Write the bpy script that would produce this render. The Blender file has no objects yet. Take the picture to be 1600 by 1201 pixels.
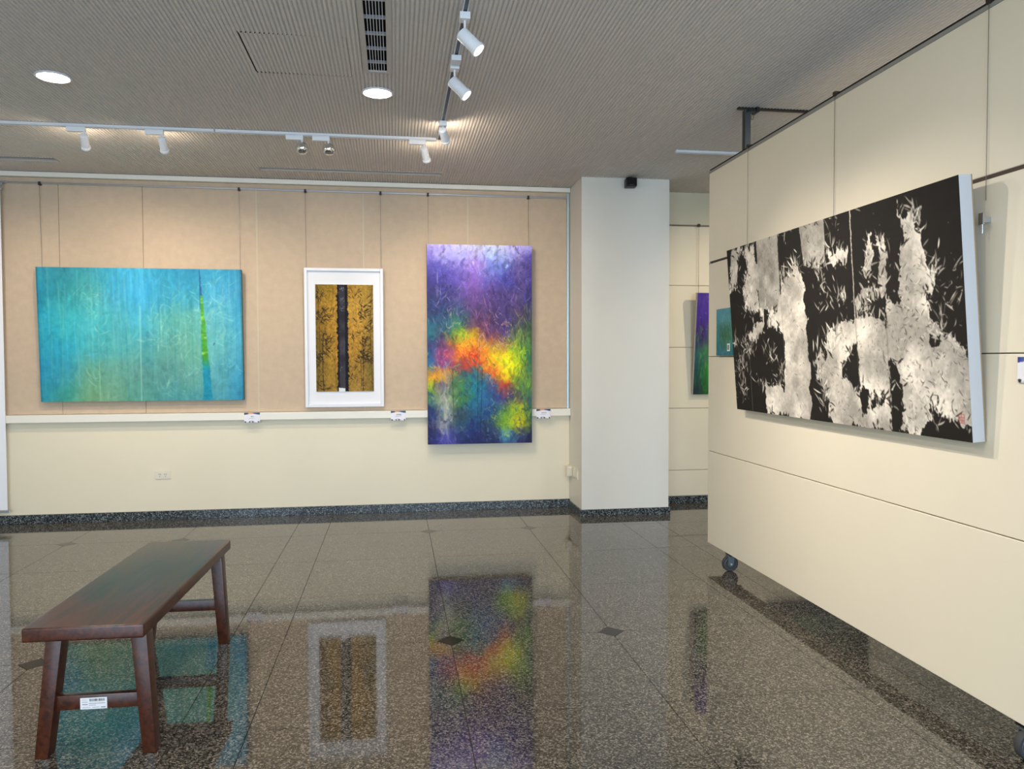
import bpy, bmesh, math, random
import numpy as np
from mathutils import Vector, Matrix

random.seed(7)
RNG = np.random.default_rng(11)
SC = bpy.context.scene
COL = SC.collection
PI = math.pi

# ------------------------------------------------------------------ camera
cam_d = bpy.data.cameras.new('camera'); cam_d.sensor_width = 36.0
cam_d.lens = 1214.5 / 1600 * 36.0
cam_d.clip_start = .05; cam_d.clip_end = 200
cam = bpy.data.objects.new('camera', cam_d); COL.objects.link(cam)
YAW, PITCH, ROLL = 0.14928738, -0.03191498, -0.00285891
fw = Vector((math.sin(YAW)*math.cos(PITCH), math.cos(YAW)*math.cos(PITCH), math.sin(PITCH)))
rt = Vector((math.cos(YAW), -math.sin(YAW), 0)); up = rt.cross(fw)
r2 = rt*math.cos(ROLL) + up*math.sin(ROLL); u2 = -rt*math.sin(ROLL) + up*math.cos(ROLL)
cam.matrix_world = Matrix(((r2.x, u2.x, -fw.x, 0), (r2.y, u2.y, -fw.y, 0), (r2.z, u2.z, -fw.z, 1.5), (0, 0, 0, 1)))
SC.camera = cam

# ------------------------------------------------------------------ world, exposure, window light
SC.view_settings.view_transform = 'Standard'; SC.view_settings.look = 'None'
SC.view_settings.gamma = 1.0; SC.view_settings.use_curve_mapping = False
SC.view_settings.exposure = 0.56
w = bpy.data.worlds.new('world'); SC.world = w; w.use_nodes = True
bg = w.node_tree.nodes['Background']; bg.inputs[0].default_value = (.62, .80, 1.0, 1); bg.inputs[1].default_value = 1.6

CEIL = 3.22
RX0, RX1, RY0, RY1 = -5.2, 7.2, -4.2, 7.74       # room box
WARM = (1.0, .83, .63); NEUTRAL = (1.0, .90, .78)
SPOT_W = 29.0; DOWN_W = 16.0

def area_light(name, loc, rot, sx, sy, power, color, portal=False):
    l = bpy.data.lights.new(name, 'AREA'); l.shape = 'RECTANGLE'; l.size = sx; l.size_y = sy
    l.energy = power; l.color = color
    if portal: l.cycles.is_portal = True
    o = bpy.data.objects.new(name, l); COL.objects.link(o); o.location = loc; o.rotation_euler = rot
    return o
# daylight coming through the glazed rear facade (one light per window bay, at the glass)
WIN = [(-4.4, -1.6), (-1.2, 1.6), (2.0, 4.8)]
for a, b in WIN:
    area_light('window_daylight', ((a+b)/2, RY0+.12, 1.55), (PI/2, 0, 0), b-a, 2.3, 120.0, (.60, .79, 1.0))

def disc_light(name, loc, power, color, radius=.09):
    l = bpy.data.lights.new(name, 'AREA'); l.shape = 'DISK'; l.size = radius*2; l.energy = power; l.color = color
    o = bpy.data.objects.new(name, l); COL.objects.link(o); o.location = loc
    return o
def spot(name, loc, target, power, color, angle=40, blend=1.0, radius=.014):
    l = bpy.data.lights.new(name, 'SPOT'); l.energy = power; l.color = color
    l.spot_size = math.radians(angle); l.spot_blend = blend; l.shadow_soft_size = radius
    o = bpy.data.objects.new(name, l); COL.objects.link(o); o.location = loc
    d = Vector(target) - Vector(loc); o.rotation_euler = d.to_track_quat('-Z', 'Y').to_euler()
    return o

# ------------------------------------------------------------------ materials
def s2l(c):
    c = np.asarray(c, float)
    return np.where(c <= .04045, c/12.92, ((c+.055)/1.055)**2.4)
def hexc(h): return s2l([int(h[i:i+2], 16)/255 for i in (0, 2, 4)])
MATS = {}
def mat(name, color, rough=.5, metal=0.0, spec=.5, bump=0, bscale=60, var=0, vscale=3, emit=None, estr=0, coat=0, stretch=None):
    if name in MATS: return MATS[name]
    m = bpy.data.materials.new(name); m.use_nodes = True; nt = m.node_tree; N = nt.nodes; L = nt.links
    p = N['Principled BSDF']
    c = tuple(hexc(color)) if isinstance(color, str) else tuple(color)
    p.inputs['Base Color'].default_value = (*c, 1)
    p.inputs['Roughness'].default_value = rough; p.inputs['Metallic'].default_value = metal
    p.inputs['Specular IOR Level'].default_value = spec
    if coat: p.inputs['Coat Weight'].default_value = coat; p.inputs['Coat Roughness'].default_value = .1
    if emit is not None:
        p.inputs['Emission Color'].default_value = (*emit, 1); p.inputs['Emission Strength'].default_value = estr
    if bump or var:
        g = N.new('ShaderNodeNewGeometry')
        mp = N.new('ShaderNodeMapping'); L.new(g.outputs['Position'], mp.inputs['Vector'])
        if stretch: mp.inputs['Scale'].default_value = stretch
    if var:
        n = N.new('ShaderNodeTexNoise'); n.inputs['Scale'].default_value = vscale; n.inputs['Detail'].default_value = 5
        L.new(mp.outputs[0], n.inputs['Vector'])
        r = N.new('ShaderNodeValToRGB'); r.color_ramp.elements[0].position = .3; r.color_ramp.elements[1].position = .7
        r.color_ramp.elements[0].color = (*[x*(1-var) for x in c], 1); r.color_ramp.elements[1].color = (*[min(1, x*(1+var)) for x in c], 1)
        L.new(n.outputs['Fac'], r.inputs[0]); L.new(r.outputs[0], p.inputs['Base Color'])
    if bump:
        n2 = N.new('ShaderNodeTexNoise'); n2.inputs['Scale'].default_value = bscale; n2.inputs['Detail'].default_value = 3
        L.new(mp.outputs[0], n2.inputs['Vector'])
        b = N.new('ShaderNodeBump'); b.inputs['Strength'].default_value = bump; b.inputs['Distance'].default_value = .004
        L.new(n2.outputs['Fac'], b.inputs['Height']); L.new(b.outputs[0], p.inputs['Normal'])
    MATS[name] = m; return m

def granite(name, stops, scale, rough, spec=.5, ior=1.5, coat=0.0):
    m = bpy.data.materials.new(name); m.use_nodes = True; nt = m.node_tree; N = nt.nodes; L = nt.links
    p = N['Principled BSDF']; g = N.new('ShaderNodeNewGeometry')
    wn = N.new('ShaderNodeTexNoise'); wn.inputs['Scale'].default_value = scale*1.3; wn.inputs['Detail'].default_value = 2
    L.new(g.outputs['Position'], wn.inputs['Vector'])
    ad = N.new('ShaderNodeVectorMath'); ad.operation = 'MULTIPLY_ADD'; ad.inputs[1].default_value = (.012,)*3
    L.new(wn.outputs['Color'], ad.inputs[0]); L.new(g.outputs['Position'], ad.inputs[2])
    v = N.new('ShaderNodeTexVoronoi'); v.inputs['Scale'].default_value = scale; L.new(ad.outputs[0], v.inputs['Vector'])
    sp = N.new('ShaderNodeSeparateColor'); L.new(v.outputs['Color'], sp.inputs[0])
    r = N.new('ShaderNodeValToRGB'); r.color_ramp.interpolation = 'LINEAR'
    els = r.color_ramp.elements
    while len(els) < len(stops): els.new(.5)
    for e, (q, c) in zip(els, stops): e.position = q; e.color = (*hexc(c), 1)
    L.new(sp.outputs[0], r.inputs[0])
    big = N.new('ShaderNodeTexNoise'); big.inputs['Scale'].default_value = 1.1; big.inputs['Detail'].default_value = 4
    L.new(g.outputs['Position'], big.inputs['Vector'])
    mr = N.new('ShaderNodeMapRange'); mr.inputs['From Min'].default_value = .3; mr.inputs['From Max'].default_value = .7
    mr.inputs['To Min'].default_value = .9; mr.inputs['To Max'].default_value = 1.1; L.new(big.outputs['Fac'], mr.inputs[0])
    mx = N.new('ShaderNodeVectorMath'); mx.operation = 'SCALE'; L.new(r.outputs[0], mx.inputs[0]); L.new(mr.outputs[0], mx.inputs['Scale'])
    L.new(mx.outputs[0], p.inputs['Base Color'])
    # mineral grains take a polish differently
    mr2 = N.new('ShaderNodeMapRange'); mr2.inputs['To Min'].default_value = rough*.6; mr2.inputs['To Max'].default_value = rough*1.6
    L.new(sp.outputs[1], mr2.inputs[0]); L.new(mr2.outputs[0], p.inputs['Roughness'])
    p.inputs['IOR'].default_value = ior; p.inputs['Specular IOR Level'].default_value = spec
    return m

M_floor = granite('floor_granite', [(0, '171513'), (.25, '2c2925'), (.5, '48433c'), (.78, '686259'), (1, '948c80')], 165, .045, .5, 1.52)
M_base = granite('baseboard_granite', [(0, '0e0f10'), (.4, '26292b'), (.7, '4c5254'), (1, '8d9698')], 130, .22, .35, 1.45)
M_inlay = granite('inlay_granite', [(0, '050505'), (.5, '0e0e0e'), (1, '222120')], 170, .12, .3, 1.4)
M_joint = mat('joint_grout', '2e2a26', .9)
M_white = mat('cream_wall_paint', 'ebdfc4', .55, bump=.05, bscale=25, var=.015, vscale=2)
M_panelw = mat('cream_partition_board', 'e6dcc6', .5, bump=.06, bscale=18, var=.02, vscale=1.5)
M_pillar = mat('pillar_paint', 'e2ddd2', .55, bump=.06, bscale=20, var=.02, vscale=2)
M_trim = mat('trim_paint', 'eee9dc', .45)
M_fabric = mat('beige_wall_fabric', 'cab49b', .85, bump=.3, bscale=260, var=.05, vscale=14)
M_ceil = mat('ceiling_ribbed_board', 'dfd8d2', .85, bump=.12, bscale=120, var=.03, vscale=30)
M_ceilsm = mat('ceiling_smooth', 'bdb7b0', .7)
M_dark = mat('dark_gap', '141210', .9)
M_black = mat('black_plastic', '0d0e0f', .45)
M_whitemetal = mat('white_powder_coat', 'e4e5e8', .35, bump=.02)
M_alu = mat('aluminium', 'b8bcc2', .28, metal=.9)
M_steel = mat('dark_steel', '4a5054', .4, metal=.6, bump=.05)
M_chrome = mat('chrome', 'e8e8ea', .06, metal=1.0)
M_wire = mat('steel_wire', '77736c', .35, metal=.7)
M_rubber = mat('grey_rubber', '3a3a3c', .7, bump=.1, bscale=200)
M_hub = mat('grey_nylon_hub', '54585c', .35)
M_greyedge = mat('canvas_edge_white', 'bfc1c5', .7, bump=.1, bscale=300)
M_tealedge = mat('canvas_edge_teal', '2f6f72', .7)
M_navyedge = mat('canvas_edge_navy', '2a2a55', .7)
M_back = mat('canvas_back', '6a6258', .9)
M_mat = mat('picture_mount_board', 'ececf0', .8)
M_frame = mat('white_picture_frame', 'e9e9ee', .35)
M_lamp = mat('lamp_lens_lit', 'ffffff', .3, emit=(1, .93, .82), estr=9)
M_lampoff = mat('lamp_diffuser_lit', 'ffffff', .3, emit=(1, .90, .76), estr=12)
M_plastic = mat('ivory_plastic', 'e6ddc8', .4)
M_slot = mat('socket_slot', '3a332a', .6)
M_banner = mat('white_banner_cloth', 'f2f2f6', .8, bump=.1, bscale=80)
M_paper = mat('white_paper', 'eeeeee', .7)
M_ink = mat('black_ink', '151515', .6)
M_glass = mat('window_frame_paint', '8a8d90', .4)
M_tube = mat('blue_white_metal_strip', 'cfe4ec', .25, metal=.6)

def wood():
    m = bpy.data.materials.new('dark_stained_wood'); m.use_nodes = True; nt = m.node_tree; N = nt.nodes; L = nt.links
    p = N['Principled BSDF']; tc = N.new('ShaderNodeTexCoord'); mp = N.new('ShaderNodeMapping')
    L.new(tc.outputs['Object'], mp.inputs['Vector']); mp.inputs['Scale'].default_value = (14, 1.1, 14)
    n = N.new('ShaderNodeTexNoise'); n.inputs['Scale'].default_value = 3.2; n.inputs['Detail'].default_value = 6; n.inputs['Distortion'].default_value = .8
    L.new(mp.outputs[0], n.inputs['Vector'])
    r = N.new('ShaderNodeValToRGB'); e = r.color_ramp.elements
    e[0].position = .3; e[0].color = (*hexc('260d06'), 1); e[1].position = .72; e[1].color = (*hexc('562813'), 1)
    L.new(n.outputs['Fac'], r.inputs[0]); L.new(r.outputs[0], p.inputs['Base Color'])
    p.inputs['Roughness'].default_value = .3; p.inputs['Coat Weight'].default_value = .2; p.inputs['Coat Roughness'].default_value = .3
    b = N.new('ShaderNodeBump'); b.inputs['Strength'].default_value = .15; b.inputs['Distance'].default_value = .002
    L.new(n.outputs['Fac'], b.inputs['Height']); L.new(b.outputs[0], p.inputs['Normal'])
    return m
M_wood = wood()

def painted(name, rough=.5, coat=0.0, bump=.25):
    m = bpy.data.materials.new(name); m.use_nodes = True; nt = m.node_tree; N = nt.nodes; L = nt.links
    p = N['Principled BSDF']; a = N.new('ShaderNodeAttribute'); a.attribute_name = 'paint'
    L.new(a.outputs['Color'], p.inputs['Base Color']); p.inputs['Roughness'].default_value = rough; p.inputs['Specular IOR Level'].default_value = .3
    if coat: p.inputs['Coat Weight'].default_value = coat; p.inputs['Coat Roughness'].default_value = .25
    if bump:
        g = N.new('ShaderNodeNewGeometry'); n = N.new('ShaderNodeTexNoise'); n.inputs['Scale'].default_value = 90; n.inputs['Detail'].default_value = 4
        L.new(g.outputs['Position'], n.inputs['Vector'])
        b = N.new('ShaderNodeBump'); b.inputs['Strength'].default_value = bump; b.inputs['Distance'].default_value = .003
        L.new(n.outputs['Fac'], b.inputs['Height']); L.new(b.outputs[0], p.inputs['Normal'])
    return m
M_paint = painted('acrylic_paint', .6); M_paintg = painted('glossy_acrylic_paint', .5, 0, .5)
M_ink2 = painted('ink_on_paper', .75, 0, .1); M_print = painted('printed_card', .35, 0, 0)

# ------------------------------------------------------------------ geometry helpers
class MB:
    def __init__(s): s.v = []; s.f = []
    def add(s, vs, fs):
        b = len(s.v); s.v += [tuple(v) for v in vs]; s.f += [tuple(b+i for i in f) for f in fs]; return s
    def box(s, x0, x1, y0, y1, z0, z1, M=None):
        vs = [Vector(p) for p in ((x0,y0,z0),(x1,y0,z0),(x1,y1,z0),(x0,y1,z0),(x0,y0,z1),(x1,y0,z1),(x1,y1,z1),(x0,y1,z1))]
        if M is not None: vs = [M @ v for v in vs]
        return s.add(vs, [(0,3,2,1),(4,5,6,7),(0,1,5,4),(1,2,6,5),(2,3,7,6),(3,0,4,7)])
    def prism(s, poly, z0, z1, M=None):
        n = len(poly); vs = [Vector((x, y, z0)) for x, y in poly] + [Vector((x, y, z1)) for x, y in poly]
        if M is not None: vs = [M @ v for v in vs]
        return s.add(vs, [tuple(range(n-1, -1, -1)), tuple(range(n, 2*n))] + [(i, (i+1) % n, n+(i+1) % n, n+i) for i in range(n)])
    def lathe(s, prof, n=24, M=None):
        """prof: list of (r, z), revolved about z; ends capped when r > 0"""
        vs = []; fs = []
        for r, z in prof:
            for k in range(n):
                a = 2*PI*k/n; v = Vector((r*math.cos(a), r*math.sin(a), z)); vs.append(M @ v if M is not None else v)
        for i in range(len(prof)-1):
            for k in range(n):
                fs.append((i*n+k, i*n+(k+1) % n, (i+1)*n+(k+1) % n, (i+1)*n+k))
        fs.append(tuple(range(n-1, -1, -1))); fs.append(tuple(range((len(prof)-1)*n, len(prof)*n)))
        return s.add(vs, fs)
    def tube(s, p, q, r, n=10):
        p = Vector(p); q = Vector(q); d = q-p
        M = Matrix.Translation(p) @ d.to_track_quat('Z', 'Y').to_matrix().to_4x4()
        return s.lathe([(r, 0), (r, d.length)], n, M)
    def build(s, name, m, parent=None, bevel=0, seg=2, smooth=False):
        me = bpy.data.meshes.new(name); me.from_pydata(s.v, [], s.f)
        if bevel:
            bm = bmesh.new(); bm.from_mesh(me); bmesh.ops.remove_doubles(bm, verts=bm.verts, dist=1e-6)
            bmesh.ops.bevel(bm, geom=[e for e in bm.edges], offset=bevel, segments=seg, profile=.6, affect='EDGES', clamp_overlap=True)
            bm.to_mesh(me); bm.free()
        me.validate(); me.materials.append(m)
        if smooth:
            me.polygons.foreach_set('use_smooth', [True]*len(me.polygons))
            try: me.set_sharp_from_angle(angle=math.radians(38))
            except Exception: pass
        o = bpy.data.objects.new(name, me); COL.objects.link(o)
        if parent is not None: o.parent = parent
        return o
def thing(name, label, cat, loc=(0, 0, 0), rz=0, group=None):
    o = bpy.data.objects.new(name, None); COL.objects.link(o); o.location = loc; o.rotation_euler = (0, 0, rz)
    o.empty_display_size = .1
    o['label'] = label; o['category'] = cat
    if group: o['group'] = group
    return o
def tag(o, label, cat, group=None):
    o['label'] = label; o['category'] = cat
    if group: o['group'] = group
    return o
def struct(o): o['kind'] = 'structure'; return o
def L2(o, label): o['label'] = label; return o

# ================================================================== STRUCTURE
# ---- floor: slab + individual tiles with recessed joints and small diamond inlays
slab = struct(MB().box(RX0-.1, RX1+.1, RY0-.1, RY1+.1, -.12, -.004).build('floor', M_joint))
slab['label'] = 'polished grey speckled granite tile floor'
xs = [-4.43, -3.555, -2.67, -1.78, -.885, -.600, .284, 1.168, 2.052, 2.385, 3.27, 4.154, 5.04, 5.37, 6.25, 7.15]
xs = [RX0] + xs
dia_cols = {-2.67, -1.78, .284, 1.168, 3.27, 4.154}
ys = [7.69 - .8935*k for k in range(14)][::-1]; ys = [RY0] + [y for y in ys if y > RY0+.15] + [RY1]
dia_rows = [y for y in ys if any(abs(y-(4.116+2.6805*k)) < .03 for k in range(-3, 3))]
DH = .072; cache = {}; GAP = .0019
for i in range(len(xs)-1):
    for j in range(len(ys)-1):
        x0, x1, y0, y1 = xs[i], xs[i+1], ys[j], ys[j+1]
        cut = tuple((cx in dia_cols) and (cy in dia_rows) for cx, cy in ((x0, y0), (x1, y0), (x1, y1), (x0, y1)))
        W, H = round(x1-x0, 3), round(y1-y0, 3); key = (W, H, cut)
        if key not in cache:
            g = GAP; d = DH + .002; p = []
            p += [(d, g), ] if cut[0] else [(g, g)]
            p += [(W-d, g), (W-g, d)] if cut[1] else [(W-g, g)]
            p += [(W-g, H-d), (W-d, H-g)] if cut[2] else [(W-g, H-g)]
            p += [(d, H-g), (g, H-d)] if cut[3] else [(g, H-g)]
            if cut[0]: p += [(g, d)]
            o = MB().prism(p, -.02, 0).build('floor_tile', M_floor, slab); cache[key] = o.data
        else:
            o = bpy.data.objects.new('floor_tile', cache[key]); COL.objects.link(o); o.parent = slab
        o.location = (x0, y0, 0)
for x in dia_cols:
    for y in dia_rows:
        if 'dia' not in cache:
            o = MB().prism([(0, -DH), (DH, 0), (0, DH), (-DH, 0)], -.02, 0).build('diamond_inlay', M_inlay, slab); cache['dia'] = o.data
        else:
            o = bpy.data.objects.new('diamond_inlay', cache['dia']); COL.objects.link(o); o.parent = slab
        o['label'] = 'small black granite diamond set at a tile corner'
        o.location = (x, y, 0)

# ---- ceiling: ribbed board, ribs run away from the camera; openings cut for vent, slots and hatch
RIB = 12.4/528
HATCH = (-5.2+187*RIB, -5.2+211*RIB, 4.30, 4.877); VENT = (-.142, -.034, 2.6, 4.752)
SLOT1 = (-1.19, .44, 7.235, 7.335); SLOT2 = (-5.0, -2.85, 7.15, 7.28)
holes = [HATCH, VENT, SLOT1, SLOT2]
def ribs(mb, X0, X1, Y0, Y1, z, holes=(), pitch=.0235, depth=.007):
    n = int(round((X1-X0)/pitch))
    for k in range(n):
        a = X0+k*(X1-X0)/n; b = X0+(k+1)*(X1-X0)/n; p = b-a; mid = (a+b)/2
        segs = [(Y0, Y1)]
        for hx0, hx1, hy0, hy1 in holes:
            if hx0 < mid < hx1:
                ns = []
                for s0, s1 in segs:
                    if hy1 <= s0 or hy0 >= s1: ns.append((s0, s1)); continue
                    if hy0 > s0: ns.append((s0, hy0))
                    if hy1 < s1: ns.append((hy1, s1))
                segs = ns
        prof = [(a, z), (a+p*.18, z), (a+p*.34, z-depth), (a+p*.72, z-depth), (a+p*.88, z), (b, z)]
        for s0, s1 in segs:
            vs = [(x, s0, zz) for x, zz in prof] + [(x, s1, zz) for x, zz in prof]
            mb.add(vs, [(i, i+6, i+7, i+1) for i in range(5)])
mb = MB(); ribs(mb, RX0, RX1, RY0, RY1, CEIL+.006, holes)
ceil = mb.build('ceiling', M_ceil); struct(ceil); ceil['label'] = 'grey-beige ceiling of fine parallel ribs'
o = MB().box(RX0-.1, RX1+.1, RY0-.1, RY1+.1, CEIL+.12, CEIL+.2).build('ceiling_slab', M_dark, ceil)

# hatch in the ceiling
mb = MB(); ribs(mb, HATCH[0]+.007, HATCH[1]-.0015, HATCH[2]+.0015, HATCH[3]-.0015, CEIL+.0065)
t = thing('ceiling_hatch', 'square access hatch flush in the ribbed ceiling beside the air grille', 'hatch', ((HATCH[0]+HATCH[1])/2, (HATCH[2]+HATCH[3])/2, CEIL))
o = mb.build('hatch_board', M_ceil, t); o.matrix_parent_inverse = t.matrix_world.inverted(); 
Tinv = Matrix.Translation(-Vector(t.location))
o.matrix_parent_inverse = Tinv
o = MB().box(HATCH[0]+.01, HATCH[1]-.01, HATCH[2]+.01, HATCH[3]-.01, CEIL+.0155, CEIL+.03).build('hatch_backing', M_dark, t); o.matrix_parent_inverse = Tinv

# long slot recesses near the back wall
def slot(r, label):
    x0, x1, y0, y1 = r; t = thing('ceiling_slot', label, 'vent', ((x0+x1)/2, (y0+y1)/2, CEIL))
    Ti = Matrix.Translation(-Vector(t.location)); dz = .07
    m = MB(); m.box(x0, x1, y0-.004, y0, CEIL-.003, CEIL+dz); m.box(x0, x1, y1, y1+.004, CEIL-.003, CEIL+dz)
    m.box(x0-.004, x0, y0-.004, y1+.004, CEIL-.003, CEIL+dz); m.box(x1, x1+.004, y0-.004, y1+.004, CEIL-.003, CEIL+dz)
    o = m.build('rim', M_ceilsm, t); o.matrix_parent_inverse = Ti
    o = MB().box(x0, x1, y0, y1, CEIL+dz-.01, CEIL+dz).build('recess_top', M_ceilsm, t); o.matrix_parent_inverse = Ti
slot(SLOT1, 'long narrow slot recess in the ceiling above the framed gold picture')
slot(SLOT2, 'long narrow slot recess in the ceiling at the left, above the turquoise painting')

# air grille
x0, x1, y0, y1 = VENT
t = thing('air_grille', 'long white air grille with black openings in the ceiling', 'vent', ((x0+x1)/2, (y0+y1)/2, CEIL)); Ti = Matrix.Translation(-Vector(t.location))
m = MB(); f0 = .012
m.box(x0-.03, x0, y0-.03, y1+.03, CEIL-.004, CEIL+.004); m.box(x1, x1+.03, y0-.03, y1+.03, CEIL-.004, CEIL+.004)
m.box(x0, x1, y1, y1+.03, CEIL-.004, CEIL+.004); m.box(x0, x1, y0-.03, y0, CEIL-.004, CEIL+.004)
o = m.build('grille_frame', mat('grille_flange', 'c9c3bd', .6), t); o.matrix_parent_inverse = Ti
o = MB().box(x0-.01, x1+.01, y0-.01, y1+.01, CEIL+.07, CEIL+.08).build('duct', M_dark, t); o.matrix_parent_inverse = Ti
gm = mat('grille_white', 'dcdee6', .5)
n = 6
for k in range(n):
    xx = x0 + (k+1)*(x1-x0)/(n+1)
    o = MB().box(xx-.0018, xx+.0018, y0, y1, CEIL-.002, CEIL+.008).build('blade', gm, t); o.matrix_parent_inverse = Ti
yy = y1 - .10; 
while yy > y0+.02:
    o = MB().box(x0, x1, yy-.010, yy+.010, CEIL+.010, CEIL+.022).build('cross_bar', gm, t); o.matrix_parent_inverse = Ti
    yy -= .20

# ---- back wall: lower plaster, ledge, fabric boards, cornice
YB = 7.74
wb = struct(MB().box(RX0, 1.75, YB, YB+.2, 0, 3.3).build('wall_back', M_white)); wb['label'] = 'back wall with beige fabric boards over a cream lower wall'
MB().box(RX0, 1.75, 7.72, YB, 0.0, .97).build('lower_panel', M_white, wb)
seams = [RX0, -3.60, -3.04, -2.313, -1.291, -.293, .720, 1.722]
for a, b in zip(seams[:-1], seams[1:]):
    MB().box(a+.0014, b-.0014, 7.712, YB, 1.008, 3.125).build('fabric_board', M_fabric, wb, bevel=.002, seg=1)
o = MB().box(RX0, 1.735, 7.74-.012, YB, 3.125, 3.2).build('header', M_fabric, wb)
tr = struct(MB().box(-5.2, 1.75, 7.655, 7.72, .934, 1.005).build('trim_1', M_trim, bevel=.004)); tr['label'] = 'cream ledge rail along the back wall'
tr = struct(MB().box(-5.2, 1.75, 7.665, 7.74, 3.172, 3.2155).build('trim_2', M_trim, bevel=.004)); tr['label'] = 'white cornice where the back wall meets the ceiling'
struct(MB().box(-5.2, 1.75, 7.70, 7.72, 0, .082).build('baseboard_back', M_base, bevel=.002))
tr = struct(MB().box(1.722, 1.742, 7.700, 7.73, 1.005, 3.17).build('trim_3', M_tube, bevel=.002)); tr['label'] = 'thin pale metal edge strip at the right end of the fabric boards'
# light seam strips where boards butt
for sx in (-.293, .722, -1.291):
    MB().box(sx-.006, sx+.006, 7.709, 7.714, 1.008, 3.12).build('seam_strip', mat('seam_strip_cream', 'cdbfa6', .5), wb)

# pillar
pil = struct(MB().box(1.753, 2.617, 7.205, 7.75, 0, CEIL+.01).build('wall_pillar', M_pillar)); pil['label'] = 'white square pillar between the back wall and the far bay'
m = MB(); m.box(1.738, 2.632, 7.19, 7.205, 0, .066); m.box(1.738, 1.753, 7.205, 7.70, 0, .066); m.box(2.617, 2.632, 7.205, 7.74, 0, .066)
struct(m.build('baseboard_pillar', M_base))

# far bay wall
wf = struct(MB().box(2.617, RX1, YB+.01, YB+.2, 0, 3.3).build('wall_far_bay', M_white)); wf['label'] = 'cream boarded wall of the far bay behind the pillar'
zz = [.072, .343, .989, 1.622, 2.262, 2.876]
for a, b in zip(zz[:-1], zz[1:]):
    for xa, xb in ((2.625, 4.9), (4.9, RX1)):
        MB().box(xa, xb-.003, 7.728, 7.75, a+.003, b-.003).build('wall_board', M_white, wf, bevel=.003, seg=1)
MB().box(2.625, RX1, 7.735, 7.75, 2.886, CEIL).build('wall_board', mat('upper_wall_cream', 'd8cfb4', .6), wf)
struct(MB().box(2.633, RX1, 7.705, 7.728, 0, .07).build('baseboard_far_bay', M_base))
rl = MB().box(2.63, 6.5, 7.705, 7.72, 2.874, 2.885).build('hanging_rail', mat('rail_grey', '6f6c66', .5, metal=.4), bevel=.002)
tag(rl, 'thin metal hanging rail across the far bay wall', 'rail')

# side and rear walls (outside the view; they bound and light the room)
struct(MB().box(RX0-.2, RX0, RY0, YB, 0, 3.3).build('wall_left', M_white))
struct(MB().box(RX1, RX1+.2, RY0, YB, 0, 3.3).build('wall_right', M_white))
wr = MB(); wr.box(RX0, RX1, RY0-.15, RY0, 0, .35); wr.box(RX0, RX1, RY0-.15, RY0, 2.75, 3.3)
edges = [RX0] + [e for ab in WIN for e in ab] + [RX1]
for a, b in zip(edges[0::2], edges[1::2]): wr.box(a, b, RY0-.15, RY0, .35, 2.75)
wr = struct(wr.build('wall_rear', M_white))
for i, (a, b) in enumerate(WIN):
    m = MB(); 
    for xx in (a, (a+b)/2-.03, b-.06): m.box(xx, xx+.06, RY0-.1, RY0-.04, .35, 2.75)
    m.box(a, b, RY0-.1, RY0-.04, .35, .42); m.box(a, b, RY0-.1, RY0-.04, 2.68, 2.75)
    struct(m.build('window_%d' % (i+1), M_glass))
struct(MB().box(-40, 40, -60, RY0-.16, -.3, -.1).build('ground_outside', mat('pale_paving', '8c8c88', .9)))

# ================================================================== MOVABLE PARTITION
PX, PT = 2.307, .135; PY0, PY1 = 1.95, 5.505
part = thing('movable_partition', 'tall cream movable display wall on casters at the right', 'partition', (PX, (PY0+PY1)/2, 0)); Ti = Matrix.Translation(-Vector(part.location))
def padd(o): o.matrix_parent_inverse = Ti; return o
zs = [.130, .818, 1.519, 2.212, 2.868]
for k, (a, b) in enumerate(zip(zs[:-1], zs[1:])):
    lo = a+(.002 if k else 0); hi = b-.002
    if k == 2: hi = b-.010
    if k == 3: lo = a+.006; 
    padd(MB().box(PX, PX+PT, PY0, PY1, lo, hi).build('board', M_panelw, part, bevel=.0025, seg=1))
padd(MB().box(PX+.012, PX+PT-.012, PY0+.012, PY1-.012, .135, 2.86).build('core', M_dark, part))
padd(MB().box(PX-.001, PX+PT+.001, PY0, PY1+.002, 2.866, 2.884).build('top_cap', mat('cap_grey', '8f8d86', .5), part))
padd(MB().box(PX+.004, PX+.02, PY0, PY1, 2.884, 2.896).build('top_slot', M_dark, part))
padd(MB().box(PX+.022, PX+PT-.004, PY0, PY1, 2.884, 2.899).build('top_rail', M_alu, part))
# recessed picture rail between the second and third boards
padd(MB().box(PX+.004, PX+.011, PY0+.01, PY1-.004, 2.198, 2.222).build('rail_slot', mat('rail_brown', '3d3128', .5, metal=.4), part))
padd(MB().box(PX-.002, PX+.004, PY1-.03, PY1-.004, 2.200, 2.212).build('rail_end', M_alu, part))

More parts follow.
